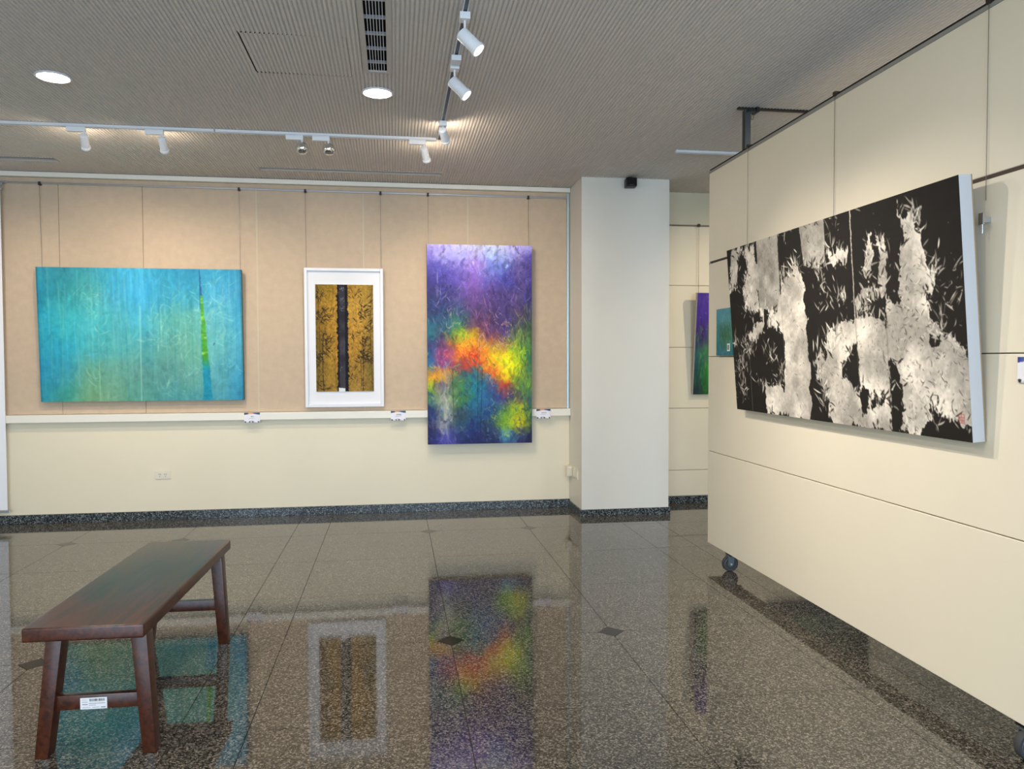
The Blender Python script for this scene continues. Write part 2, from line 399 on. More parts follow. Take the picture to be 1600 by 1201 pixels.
def caster(y, rz):
    c = MB().box(-.045, .045, -.035, .045, .116, .130).build('caster', M_black, part)
    padd(c); c.location = (PX+.055, y, 0); c.rotation_euler = (0, 0, rz)
    X90 = Matrix.Rotation(PI/2, 4, 'Y')
    Mx = Matrix.Translation((0, .028, .056)) @ X90
    R = .056
    MB().lathe([(R*.74, -.016), (R*.93, -.016), (R, -.010), (R, .010), (R*.93, .016), (R*.74, .016)], 36, Mx).build('tyre', M_rubber, c, smooth=True)
    MB().lathe([(R*.26, -.019), (R*.5, -.0135), (R*.66, -.0135), (R*.72, -.018), (R*.77, -.017), (R*.77, .017), (R*.72, .018), (R*.66, .0135), (R*.5, .0135), (R*.26, .019)], 36, Mx).build('hub', M_hub, c, smooth=True)
    f = MB()
    for s in (-1, 1):
        f.add([(s*.0215, .000, .112), (s*.0215, .052, .112), (s*.0215, .046, .05), (s*.0215, .036, .038), (s*.0215, .022, .038), (s*.0215, .010, .05),
               (s*.0245, .000, .112), (s*.0245, .052, .112), (s*.0245, .046, .05), (s*.0245, .036, .038), (s*.0245, .022, .038), (s*.0245, .010, .05)],
              [(0,1,2,3,4,5), (11,10,9,8,7,6)] + [(i, (i+1) % 6, 6+(i+1) % 6, 6+i)[::-1] for i in range(6)])
    f.box(-.0245, .0245, -.01, .052, .109, .1155)
    f.build('fork', mat('caster_fork_grey', '5c6468', .35, metal=.3), c)
    MB().tube((-.03, .028, .056), (.03, .028, .056), .007).build('axle', M_alu, c, smooth=True)
    MB().box(-.012, .012, -.075, .0, .094, .100, Matrix.Rotation(-.18, 4, 'X')).build('brake_lever', M_black, c, bevel=.002)
    return c
for (y, rz) in ((5.168, PI/2-.06), (2.545, PI/2+.02)): caster(y, rz)
# steel post from the ceiling down to the partition top, and the rails around it
pst = MB().box(2.368, 2.420, 5.07, 5.085, 2.899, 3.195)
pst.box(2.366, 2.372, 5.04, 5.085, 2.899, 3.195)
tag(pst.build('support_post', M_steel), 'grey steel post joining the cream movable wall to the ceiling', 'post')
bt = thing('ceiling_rail', 'black ceiling rail with a clamp above the steel post', 'rail', (2.6, 5.1, CEIL)); Ti2 = Matrix.Translation(-Vector(bt.location))
o = MB().box(2.335, 4.2, 5.075, 5.105, CEIL-.012, CEIL+.002).build('rail', mat('rail_black', '2a211c', .5, metal=.3), bt); o.matrix_parent_inverse = Ti2
m = MB(); m.box(2.40, 2.47, 5.06, 5.12, CEIL-.03, CEIL-.012); m.box(2.455, 2.475, 5.05, 5.13, CEIL-.034, CEIL+.0); m.box(2.385, 2.402, 5.065, 5.1, CEIL-.036, CEIL-.012)
o = m.build('clamp', M_black, bt, bevel=.003); o.matrix_parent_inverse = Ti2
m = MB(); m.tube((2.435, 5.09, CEIL-.03), (2.43, 5.09, CEIL-.075), .0018, 6); m.tube((2.452, 5.09, CEIL-.03), (2.447, 5.09, CEIL-.075), .0018, 6); m.tube((2.43, 5.09, CEIL-.075), (2.447, 5.09, CEIL-.075), .0018, 6)
o = m.build('wire_loop', M_wire, bt); o.matrix_parent_inverse = Ti2

# ================================================================== PAINTED SURFACES (numpy rasters -> vertex colours)
def upsample(g, H, W):
    """cubic-ish smooth upsampling of g[h,w,c] onto H x W"""
    h, w_ = g.shape[:2]
    def ax(n, m):
        t = np.linspace(0, m-1, n); i = np.clip(np.floor(t).astype(int), 0, m-2); f = t-i; f = f*f*(3-2*f); return i, f
    iy, fy = ax(H, h); ix, fx = ax(W, w_)
    sh = (1,)*(g.ndim-2)
    fy = fy.reshape(-1, 1, *sh); fx = fx.reshape(1, -1, *sh)
    a = g[iy][:, ix]; b = g[iy][:, ix+1]; c = g[iy+1][:, ix]; d = g[iy+1][:, ix+1]
    return (a*(1-fx)+b*fx)*(1-fy)+(c*(1-fx)+d*fx)*fy
def vnoise(H, W, ny, nx, rng): return upsample(rng.random((max(2, ny), max(2, nx), 1)), H, W)[..., 0]
def fbm(H, W, ny, nx, rng, octv=4):
    s = 0; a = 1; t = 0
    for _ in range(octv):
        s = s + a*vnoise(H, W, ny, nx, rng); t += a; a *= .55; ny *= 2; nx *= 2
        if ny > H or nx > W: break
    return s/t
def rows(txt):
    return np.array([[[int(h[i:i+2], 16)/255 for i in (0, 2, 4)] for h in line.split()] for line in txt.strip().split('\n')])
def ctrl(xs_, ys_, g, H, W):
    """non-uniform control grid -> H x W"""
    xx = np.linspace(0, 1, W); yy = np.linspace(0, 1, H)
    t = np.empty((len(ys_), W, 3)); out = np.empty((H, W, 3))
    def sm(u, k, vals):
        i = np.clip(np.searchsorted(k, u, side='right')-1, 0, len(k)-2); f = (u-k[i])/(k[i+1]-k[i]); f = f*f*(3-2*f)*.6+f*.4
        return vals[i]*(1-f)[:, None]+vals[i+1]*f[:, None]
    for r in range(len(ys_)): t[r] = sm(xx, np.array(xs_), g[r])
    for c in range(W): out[:, c] = sm(yy, np.array(ys_), t[:, c])
    return out
def warp(img, H, W, amp, ny, nx, rng):
    dx = (fbm(H, W, ny, nx, rng)-.5)*2*amp; dy = (fbm(H, W, ny, nx, rng)-.5)*2*amp
    Y, X = np.mgrid[0:H, 0:W]
    return img[np.clip((Y+dy).astype(int), 0, H-1), np.clip((X+dx).astype(int), 0, W-1)]
def stroke(img, x, y, ang, length, width, col, alpha=.8, curve=0.0, taper=True):
    H, W = img.shape[:2]
    n = max(3, int(length)); s = np.linspace(0, 1, n)
    a = ang+curve*(s-.5); px = x+np.cumsum(np.cos(a))*length/n; py = y+np.cumsum(np.sin(a))*length/n
    wd = width*(np.sin(np.pi*np.clip(s, .04, .97))**.7 if taper else np.ones(n))
    pad = int(width+2); x0 = int(max(0, px.min()-pad)); x1 = int(min(W, px.max()+pad+1)); y0 = int(max(0, py.min()-pad)); y1 = int(min(H, py.max()+pad+1))
    if x1 <= x0 or y1 <= y0: return
    Y, X = np.mgrid[y0:y1, x0:x1]
    d = np.min(np.hypot(X[..., None]-px, Y[..., None]-py)-wd*.5, axis=2)
    k = np.clip(.5-d, 0, 1)*alpha
    img[y0:y1, x0:x1] = img[y0:y1, x0:x1]*(1-k[..., None])+np.array(col)*k[..., None]
def painterly(im, n, rng, l=(5, 18), wd=(1, 3), al=(.3, .7), angs=(-1.57, -1.2, -1.9, -.7, -2.4, .4), gain=(.55, 1.5), jump=6):
    """strokes that pick up the paint around them"""
    H, W = im.shape[:2]
    for _ in range(n):
        x = rng.uniform(0, W-1); y = rng.uniform(0, H-1)
        sx = int(np.clip(x+rng.normal(0, jump), 0, W-1)); sy = int(np.clip(y+rng.normal(0, jump), 0, H-1))
        c = np.clip(im[sy, sx]*rng.uniform(*gain)+rng.normal(0, .02, 3), 0, 1)
        stroke(im, x, y, rng.choice(angs)+rng.normal(0, .3), rng.uniform(*l), rng.uniform(*wd), c, rng.uniform(*al), rng.normal(0, .6))
def inpoly(X, Y, poly):
    c = np.zeros(X.shape, bool); n = len(poly)
    for i in range(n):
        x0, y0 = poly[i]; x1, y1 = poly[(i+1) % n]
        if y0 == y1: continue
        c ^= ((y0 > Y) != (y1 > Y)) & (X < (x1-x0)*(Y-y0)/(y1-y0)+x0)
    return c
def hx(h): return np.array([int(h[i:i+2], 16)/255 for i in (0, 2, 4)])

def raster_plane(name, img, w_, h_, m, parent, M, gain=1.0):
    """flat grid w_ x h_ in local XZ (facing -Y), lower left at origin, coloured from img; M places it"""
    H, W = img.shape[:2]
    X, Z = np.meshgrid(np.linspace(0, w_, W+1), np.linspace(h_, 0, H+1))
    co = np.stack([X, np.zeros_like(X), Z], -1).reshape(-1, 3)
    R = np.array(M.to_3x3()); co = co @ R.T + np.array(M.translation)
    i = np.arange(H*W); r, c = i//W, i % W; a = r*(W+1)+c
    fc = np.stack([a, a+W+1, a+W+2, a+1], -1)
    me = bpy.data.meshes.new(name)
    me.vertices.add(len(co)); me.vertices.foreach_set('co', co.ravel().astype('f'))
    me.loops.add(H*W*4); me.loops.foreach_set('vertex_index', fc.ravel().astype('i'))
    me.polygons.add(H*W); me.polygons.foreach_set('loop_start', (np.arange(H*W)*4).astype('i'))
    me.update(); me.validate()
    # average of touching cells per vertex
    P = np.pad(img, ((1, 1), (1, 1), (0, 0)), mode='edge'); V = (P[:-1, :-1]+P[1:, :-1]+P[:-1, 1:]+P[1:, 1:])/4
    lin = np.clip(s2l(np.clip(V, 0, 1))*gain, 0, 1).reshape(-1, 3)
    at = me.color_attributes.new('paint', 'FLOAT_COLOR', 'POINT')
    at.data.foreach_set('color', np.concatenate([lin, np.ones((len(lin), 1))], 1).ravel().astype('f'))
    me.materials.append(m)
    o = bpy.data.objects.new(name, me); COL.objects.link(o); o.parent = parent
    return o

# ---------- art 1: turquoise
def art_turquoise():
    H, W = 270, 400; rng = np.random.default_rng(3)
    g = rows('''
2a8fa6 2b8a9a 3a9caa 38a4c6 3eacd2 2f9abd 2a90ba 38a0c6 2a8cb4
1c8aa4 2a9098 4aabab 44accd 42b0da 3a9fbe 379cb6 4cacd0 3a9ac2
24a0b8 35b0b8 48b8c4 50b4be 48b0c8 58aeaa 62b2a6 5eb6c4 3fa2c4
249cb8 2aa9c0 46b2bc 54b0b0 4ea6ab 60a69c 6cb29c 66b9bc 46a6c2
2494b8 369cb0 66a68e 66a592 5c9c94 5a9a94 64a698 5cacb6 3a9abe
2890a8 4aa28a 78aa80 6ea68a 589f92 4c9a9a 4c9ca2 52a2b0 2c8eb2''')
    im = ctrl(np.linspace(0, 1, 9), np.linspace(0, 1, 6), g, H, W)
    im = warp(im, H, W, 16, 6, 10, rng)
    im += (fbm(H, W, 5, 60, rng)-.5)[..., None]*.10+(fbm(H, W, 40, 60, rng)-.5)[..., None]*.10
    painterly(im, 1500, rng, (8, 36), (2, 7), (.15, .4), angs=(-1.57, -1.57, -1.3, -1.9, -.6), gain=(.86, 1.16), jump=10)
    for _ in range(70):                                     # vertical drips
        x = rng.uniform(0, W); y = rng.uniform(-20, H*.5); c = [hx('7fd6e0'), hx('1f86a8'), hx('8fc8b0')][rng.integers(3)]
        stroke(im, x, y, PI/2+rng.normal(0, .02), rng.uniform(40, 170), rng.uniform(1, 3), c, .22, taper=False)
    for _ in range(36):
        stroke(im, rng.uniform(.36, .56)*W, rng.uniform(-10, 20), PI/2, rng.uniform(30, 90), rng.uniform(1.5, 4), [hx('58c6ea'), hx('2c9cd0')][rng.integers(2)], .32)
    cl = [(.62, .42, .10, .14, 50), (.66, .52, .09, .10, 40), (.74, .78, .08, .09, 44), (.62, .88, .05, .05, 22), (.78, .34, .05, .10, 36),
          (.87, .42, .06, .22, 90), (.86, .22, .06, .1, 30), (.27, .28, .02, .1, 26), (.29, .5, .012, .1, 16), (.22, .22, .08, .06, 18), (.54, .55, .06, .05, 20), (.93, .72, .03, .03, 14), (.25, .82, .06, .02, 14), (.68, .2, .08, .07, 20)]
    for cx, cy, sx, sy, n in cl:
        for _ in range(n):
            a = rng.uniform(0, PI*2) if rng.random() < .5 else rng.choice([-1.05, -.7, -2.1, .6])+rng.normal(0, .2)
            c = [hx('b9f0dc'), hx('9fe4e0'), hx('c9efc0'), hx('7fd8e4')][rng.integers(4)]
            stroke(im, (cx+rng.normal(0, sx*.6))*W, (cy+rng.normal(0, sy*.6))*H, a, rng.uniform(5, 30), rng.uniform(.8, 3.2), c, rng.uniform(.06, .36), rng.normal(0, 1.0))
    for _ in range(40):
        stroke(im, rng.uniform(.3, .95)*W, rng.uniform(.6, .98)*H, PI/2+rng.normal(0, .5), rng.uniform(5, 22), rng.uniform(.6, 1.4), hx('2f7a6c'), .5, rng.normal(0, .8))
    stroke(im, .492*W, .28*H, PI/2+.012, .72*H, 2.2, hx('a8dcd0'), .6, taper=False)
    stroke(im, .285*W, .7*H, PI/2, .3*H, 2.0, hx('a8d8a0'), .45, taper=False)
    # the tall wedge
    Y, X = np.mgrid[0:H, 0:W]; v = Y/H; u = X/W
    l = .788+.007*v; r = .790+.052*v; edge = (vnoise(H, W, 50, 20, rng)-.5)*.006
    inside = (u > l+edge) & (u < r+edge)
    wc = np.where((v < .2)[..., None], hx('1e6aa6'), np.where((v < .74)[..., None], hx('3f9c34'), hx('1792ae')))
    tr_ = np.clip((v-.66)/.1, 0, 1)[..., None]; wc = np.where((v > .2)[..., None], hx('49a436')*(1-tr_)+hx('1792ae')*tr_, wc)
    n = fbm(H, W, 26, 14, rng)[..., None]; hi = np.clip((n-.52)*5, 0, 1)*((v > .2) & (v < .7))[..., None]
    wc = wc*(1-hi)+hx('b4e860')*hi
    wc = wc*(.85+.3*fbm(H, W, 60, 60, rng)[..., None])
    im[inside] = wc[inside]
    stroke(im, .79*W, 0, PI/2+.004, .3*H, 1.2, hx('0e4f7c'), .8, taper=False)
    stroke(im, .86*W, .55*H, PI/2+.5, 9, 2, hx('1c3f4c'), .8)
    for dx, dy in ((0, 0), (4, 0), (0, 4), (4, 5)): stroke(im, .965*W+dx, .94*H+dy, 0, 4, 1.2, hx('4a3f6a'), .7)
    im[:, :3] *= .85; im[:, -3:] *= .8
    return np.clip(im, 0, 1)

# ---------- art 2: gold and black ink, bamboo grove
def art_gold():
    H, W = 330, 186; rng = np.random.default_rng(5)
    g = rows('''
7a6420 a07a20 b08428 b08a34 9a7c2c
98722a c0902c c8983c d0a040 a8883c
80601c b88a2c c8943a c49438 94762c
6c561e b4862a c08c34 b88a30 806a2a
7c6424 a8802a b48634 a47e30 7c682e
7a5f22 a07a30 a8823a a8823c 8a6e2c''')
    im = ctrl(np.linspace(0, 1, 5), np.linspace(0, 1, 6), g, H, W)
    im *= (.8+.4*fbm(H, W, 50, 30, rng, 3))[..., None]
    dark = hx('241b10')
    for _ in range(900):
        c = [dark, hx('3f3014'), hx('6a5220'), hx('d8ac4c'), hx('c89a3c')][rng.integers(5)]
        stroke(im, rng.uniform(0, W), rng.uniform(0, H), rng.choice([-1.0, -2.1, -.5, PI/2])+rng.normal(0, .4), rng.uniform(4, 15), rng.uniform(.8, 2.2), c, rng.uniform(.3, .75), rng.normal(0, .5))
    cl = [(.08, .1, 14), (.1, .3, 24), (.18, .33, 14), (.17, .52, 26), (.07, .68, 26), (.2, .62, 18), (.85, .2, 18), (.8, .3, 20), (.9, .4, 16), (.86, .56, 26), (.82, .68, 30), (.93, .7, 16), (.6, .82, 12), (.1, .95, 12), (.62, .5, 8), (.7, .12, 10)]
    for cx, cy, n in cl:
        for _ in range(n):
            a = rng.choice([-.5, -1.0, -2.2, -2.6, 1.0])+rng.normal(0, .25)
            stroke(im, (cx+rng.normal(0, .05))*W, (cy+rng.normal(0, .035))*H, a, rng.uniform(9, 24), rng.uniform(1.5, 3.2), dark, .85, rng.normal(0, .4))
    for x, y0, y1, wd in ((.13, .45, 1, 2.5), (.8, .48, 1, 2.2), (.77, .7, .95, 2), (.98, 0, 1, 1.2), (.3, .0, .3, 1), (.02, .0, 1., 1.2), (.33, .6, 1, 1.0)):
        stroke(im, x*W, y0*H, PI/2+rng.normal(0, .02), (y1-y0)*H, wd, dark, .8, rng.normal(0, .1), taper=False)
    painterly(im, 1500, rng, (4, 13), (.8, 2.2), (.4, .9), gain=(.35, 1.4), jump=4)
    im *= .97
    Y, X = np.mgrid[0:H, 0:W]; u = X/W; v = Y/H
    e1 = (fbm(H, W, 50, 20, rng)-.5)*.06+.012; e2 = (fbm(H, W, 60, 20, rng)-.5)*.05
    blk = (u > .355+e1) & (u < .555+e2)
    im[blk] = hx('121014')
    tone = hx('2c2a34')*(1)+(vnoise(H, W, 14, 5, rng)[..., None]-.3)*.14
    tr_ = (u > .40+e1*.3) & (u < .50+e1*.3); im[tr_] = tone[tr_]
    for _ in range(60): stroke(im, rng.uniform(.38, .52)*W, rng.uniform(0, H), PI/2+rng.normal(0, .6), rng.uniform(4, 20), 1.1, [hx('0a090c'), hx('585868')][rng.integers(2)], .6, rng.normal(0, .6))
    for cx, cy, n in ((.45, .03, 22), (.45, .13, 10), (.44, .22, 14), (.51, .2, 8), (.44, .78, 6)):
        for _ in range(n): stroke(im, (cx+rng.normal(0, .03))*W, (cy+rng.normal(0, .015))*H, rng.uniform(0, PI), rng.uniform(3, 9), 1.2, hx('c8c8d0'), .6, .3)
    stroke(im, .57*W, .3*H, PI-.6, 18, 3, dark, .95)
    p = (u > .385) & (u < .50) & (v > .962+(u-.38)*.06); im[p] = hx('e8e8ea')
    return np.clip(im, 0, 1)

# ---------- art 3: violet, orange and yellow
def art_violet():
    H, W = 470, 248; rng = np.random.default_rng(9)
    g = rows('''
9f94cc b0a8dc c0bce8 c8c8ee c8ceec c0bce6 b0a6dc 8f84c8
7a70bc 9590d4 a6a4e2 b0a8e4 a8b8ea a6aae0 8f84c4 54489a
5148a0 5f58b2 8478c8 9e84d2 8490da 7480c8 6a5c9a 463c7c
39327a 4a4296 6858a8 8868b8 6b64b6 4a4898 5a4c88 403878
242858 2a2a60 5a4888 6d5090 54407a 4a3c74 54487c 38346c
24305c 2c3a68 3f4c70 553c68 4a3866 44386c 5a4668 3a3a60
1f5f70 2a5468 3a7a60 6a4460 4a3460 42366a 4a4c50 3c4c3c
1f6a74 4a4a60 8aa030 c8a020 6a3c5c 4c3c70 7a8a50 3a5a38
3a3a68 5a3c60 f0a020 ee9a20 b88a50 b08a60 6a9038 3f6a4c
1f5a80 9a4a80 e88828 ee5a20 f0c020 f4e410 9ac028 2f6a4c
2a6a8c 8a4a7c 9a4a50 c04a30 f0b018 f6ea08 c0d020 3a6a50
c89030 d89a30 4a5a60 2a6a78 e07830 f0d010 8aa030 4a7050
a8b828 6a6068 4a7a48 1f7a8c 4a5078 c04838 5a8a38 6a9830
2f6a48 a8a890 4a7a40 226a88 2f5888 4a4078 5a4a58 2f5a58
1f2f60 a8b0a0 3a4a50 245a78 2f5080 5a8a40 b0b828 2f5a50
161c48 9a98a0 2a4a5c 223c70 2a4058 8ab030 c8c018 2a4a48
161c48 5a58a0 2a3a68 1f2860 2a3458 5a90a0 3a4468 1a1e40
14183c 3a3a88 1f2050 1a1c4c 1a1c48 2a3a70 2a2a50 141430''')
    ysr = [0, .05, .1, .17, .25, .33, .4, .45, .5, .55, .6, .65, .7, .77, .83, .9, .96, 1]
    im = ctrl([0, .15, .3, .45, .6, .75, .88, 1], ysr, g, H, W)
    im = warp(im, H, W, 15, 22, 12, rng); im = warp(im, H, W, 5, 80, 40, rng)
    im += (fbm(H, W, 60, 30, rng)-.5)[..., None]*.14
    im = np.clip(im+(im-im.mean(-1, keepdims=True))*.22, 0, 1); im[:50] += (.10*np.linspace(1, 0, 50)**.8)[:, None, None]  # pale top: lavender paint plus lamp glare painted into the colour
    painterly(im, 1300, rng, (6, 30), (1.5, 7), (.2, .6), angs=(-1.57, -1.57, -1.4, -1.75, -.8, -2.3), gain=(.6, 1.35), jump=14)
    im = warp(im, H, W, 4, 60, 60, rng)
    def cluster(cx, cy, sx, sy, n, cols, l=(5, 16), wd=(.8, 2.2), al=(.35, .8), angs=(-1.1, -.6, -2.1, -2.5, 1.2), cv=.6):
        for _ in range(n):
            stroke(im, (cx+rng.normal(0, sx))*W, (cy+rng.normal(0, sy))*H, rng.choice(angs)+rng.normal(0, .3), rng.uniform(*l), rng.uniform(*wd), hx(cols[rng.integers(len(cols))]), rng.uniform(*al), rng.normal(0, cv))
    V = ['a88cc8', '8f78b8', 'c0a0d0', '6a549c']
    cluster(.5, .3, .3, .08, 90, V, (10, 40), (1, 3), (.15, .45), (PI/2, 1.4, 1.8, -1.0))
    cluster(.8, .2, .12, .09, 60, ['b8a0c8', '9a88c0', '3a3070'], (10, 34), (.8, 1.8), (.2, .5), (.9, .7, -.9, 1.1))
    cluster(.12, .3, .08, .06, 26, ['b0a0d8', '8f90d0', '141848'], (8, 26), (1, 2.5), (.3, .7))
    for x in (.085, .10, .125): stroke(im, x*W, .2*H, PI/2+rng.normal(0, .05), .08*H, 1.4, hx('b8b4e0'), .7)
    stroke(im, .095*W, .12*H, PI/2, .08*H, 2.2, hx('a8a4d8'), .7)
    cluster(.35, .46, .06, .03, 70, ['c8e020', '8ac020', 'f0c820', '4a8a38'])
    cluster(.35, .52, .1, .03, 110, ['ffc020', 'ff9a10', 'ffd860', 'e85a18', 'd83818'])
    cluster(.4, .565, .08, .022, 70, ['f04818', 'd82a20', 'ff7a20', '9a2a28'])
    cluster(.65, .55, .1, .045, 110, ['fff020', 'ffd808', 'f8f870', 'e8b010', 'd0e020'])
    cluster(.8, .54, .06, .04, 60, ['a8d828', '70b030', 'e8f040', '2a6a4c'])
    cluster(.57, .63, .05, .022, 60, ['e83040', 'f06030', 'c82858', 'f8a040'])
    cluster(.1, .64, .05, .03, 40, ['f0b020', 'e87030', 'd8d828', '8a4a7c'])
    cluster(.27, .64, .03, .03, 30, ['70c060', '3a9a78', 'b8d840'])
    cluster(.14, .56, .05, .03, 30, ['d080b8', 'c0a0d0', '7a3060'])
    cluster(.42, .7, .12, .06, 90, ['1f7a98', '2f90a8', '1a4a78', '38408a'], (5, 20), (1, 2.5))
    cluster(.5, .82, .16, .06, 90, ['1a2a60', '2a6a9a', '6a90b0', '14204a'], (4, 14))
    cluster(.16, .74, .022, .07, 60, ['c8c8a8', 'a8b8a8', 'b8b0b8', '8a88b0'], (12, 46), (1.5, 5), (.12, .4), (PI/2, -PI/2), .12)
    cluster(.19, .95, .04, .03, 26, ['5a58a8', '7a70b8'], (10, 30), (1.5, 3.5), (.3, .6), (PI/2,), .2)
    cluster(.77, .82, .09, .06, 120, ['c8d020', 'e0d818', '8ab828', '4a8a38', 'f0e040', '28502c'])
    cluster(.66, .87, .06, .04, 50, ['4a9a40', '80b840', '2a5a50', 'b8c860'])
    cluster(.92, .5, .05, .14, 130, ['2a4a38', '4a7a3c', '88a848', '1c3030', '9ab060'], (12, 44), (.8, 2.2), (.4, .8), (PI/2, 1.35, 1.8), .3)
    cluster(.92, .75, .05, .1, 70, ['1f3f44', '3f7a60', '4a4060', '80a848'], (8, 30), (.8, 2), (.4, .8), (PI/2, 1.3), .3)
    cluster(.68, .95, .1, .02, 40, ['5a98b8', '4a80a8', '8ac0c0'])
    cluster(.22, .40, .05, .04, 34, ['d8b8a8', 'c89a88', 'e8d0a0', '1f8078'])
    cluster(.7, .41, .1, .04, 60, ['c0a0c0', 'd8b090', '5a4888', 'e0c8a0'])
    cluster(.53, .39, .01, .06, 16, ['c888b8', '8a2848', 'e0a8c8'], (20, 50), (1, 2.2), (.4, .7), (PI/2,), .1)
    cluster(.6, .68, .05, .02, 16, ['e8d0c0', 'c890b0'])
    for x, c in ((.235, '2a3020'), (.475, '1a2a40'), (.52, '14203c')):
        stroke(im, x*W, .62*H, PI/2+rng.normal(0, .02), .36*H, 1.8, hx(c), .6, taper=False)
    for x in (.47, .49): stroke(im, x*W, .42*H, PI/2+.005, .2*H, 1.0, hx('8a2a48'), .6, taper=False)
    painterly(im, 1100, rng, (3, 12), (.7, 1.8), (.3, .8), gain=(.4, 1.7), jump=3)
    Y, X = np.mgrid[0:H, 0:W]; u = X/W; v = Y/H
    for _ in range(500):                                  # spatter
        x = rng.uniform(0, W); y = abs(rng.normal(0, .18))*H
        c = [hx('f0f0ff'), hx('d8d8f8'), hx('3a3a80'), hx('e8b8d0')][rng.integers(4)]
        if y < H: stroke(im, x, y, rng.uniform(0, PI), 1.6, rng.uniform(.7, 1.6), c, rng.uniform(.25, .75))
    return np.clip(im, 0, 1)

# ---------- art 4: black, white and grey (outline data are in picture fractions u, v)
PWH = {
  'A': [(0.521, 0.605), (0.584, 0.519), (0.639, 0.487), (0.765, 0.502), (0.772, 0.56), (0.793, 0.676), (0.771, 1.008), (0.655, 1.004), (0.523, 1.005), (0.53, 0.884), (0.487, 0.793), (0.467, 0.698), (0.53, 0.672)],
  'B': [(0.768, 0.445), (0.814, 0.407), (0.828, 0.476), (0.907, 0.487), (0.934, 0.574), (0.995, 0.63), (1.01, 0.74), (1.01, 0.942), (0.92, 0.912), (0.892, 0.872), (0.863, 1.002), (0.791, 1.01), (0.809, 0.801), (0.783, 0.699), (0.764, 0.537)],
  'C': [(0.824, 0.077), (0.869, 0.083), (0.874, 0.149), (0.893, 0.167), (0.894, 0.251), (0.914, 0.32), (0.935, 0.356), (0.911, 0.403), (0.894, 0.443), (0.915, 0.494), (0.827, 0.498), (0.805, 0.405), (0.826, 0.331), (0.83, 0.233), (0.84, 0.192)],
  'D': [(0.653, 0.415), (0.686, 0.372), (0.746, 0.325), (0.774, 0.308), (0.772, 0.399), (0.724, 0.402), (0.684, 0.42), (0.654, 0.501)],
  'E': [(0.75, 0.152), (0.777, 0.149), (0.777, 0.32), (0.75, 0.331)],
  'F': [(0.198, -0.01), (0.321, -0.01), (0.312, 0.407), (0.191, 0.436)],
  'G': [(0.32, 0.245), (0.433, 0.2), (0.447, 0.615), (0.437, 1.01), (0.201, 1.01), (0.198, 0.806), (0.311, 0.831), (0.32, 0.698), (0.302, 0.52), (0.244, 0.485), (0.122, 0.585), (0.109, 0.52), (0.199, 0.449), (0.195, 0.387), (0.31, 0.403)],
  'Hh': [(0.433, -0.01), (0.55, -0.01), (0.544, 0.202), (0.507, 0.234), (0.446, 0.203)],
  'I': [(0.03, 0.009), (0.18, 0.014), (0.194, 0.171), (0.195, 0.387), (0.103, 0.374), (0.095, 0.244), (0.136, 0.158), (0.11, 0.04), (0.071, 0.078), (0.05, 0.236), (0.001, 0.259)],
  'S': [(0.6555, -0.001), (0.659, 0.002), (0.654, 0.501), (0.651, 0.5)],
  'K': [(0.707, 0.15), (0.731, 0.146), (0.733, 0.205), (0.714, 0.294), (0.696, 0.278)],
  'Q': [(0.558, 0.154), (0.615, 0.145), (0.645, 0.167), (0.638, 0.214), (0.589, 0.22), (0.562, 0.2)],
}
PBK = {
  'a': [(0.654, 0.6), (0.655, 0.838), (0.582, 0.75), (0.597, 0.686)],
  'b': [(0.771, 0.664), (0.807, 0.745), (0.792, 1.004), (0.768, 1.0), (0.77, 0.804)],
  'c': [(0.665, 0.797), (0.689, 0.808), (0.684, 0.919), (0.658, 0.941), (0.652, 0.848)],
  'd': [(0.692, 0.857), (0.75, 0.84), (0.748, 0.878), (0.7, 0.899)],
  'e': [(0.9, 0.571), (0.926, 0.584), (0.92, 0.636), (0.901, 0.641)],
  'f': [(0.892, 0.872), (0.92, 0.928), (0.997, 0.942), (1.01, 1.01), (0.855, 1.007), (0.881, 0.95)],
  'g': [(0.777, 0.286), (0.817, 0.274), (0.814, 0.429), (0.781, 0.452)],
  'h': [(0.724, 0.402), (0.77, 0.399), (0.765, 0.542), (0.738, 0.487), (0.721, 0.461)],
  'i': [(0.222, 0.391), (0.249, 0.41), (0.226, 0.514), (0.202, 0.512)],
  'j': [(0.292, 0.519), (0.323, 0.537), (0.314, 0.823), (0.279, 0.757)],
  'k': [(0.896, 0.486), (0.93, 0.47), (0.958, 0.494), (0.976, 0.578), (0.935, 0.533), (0.906, 0.519)],
}
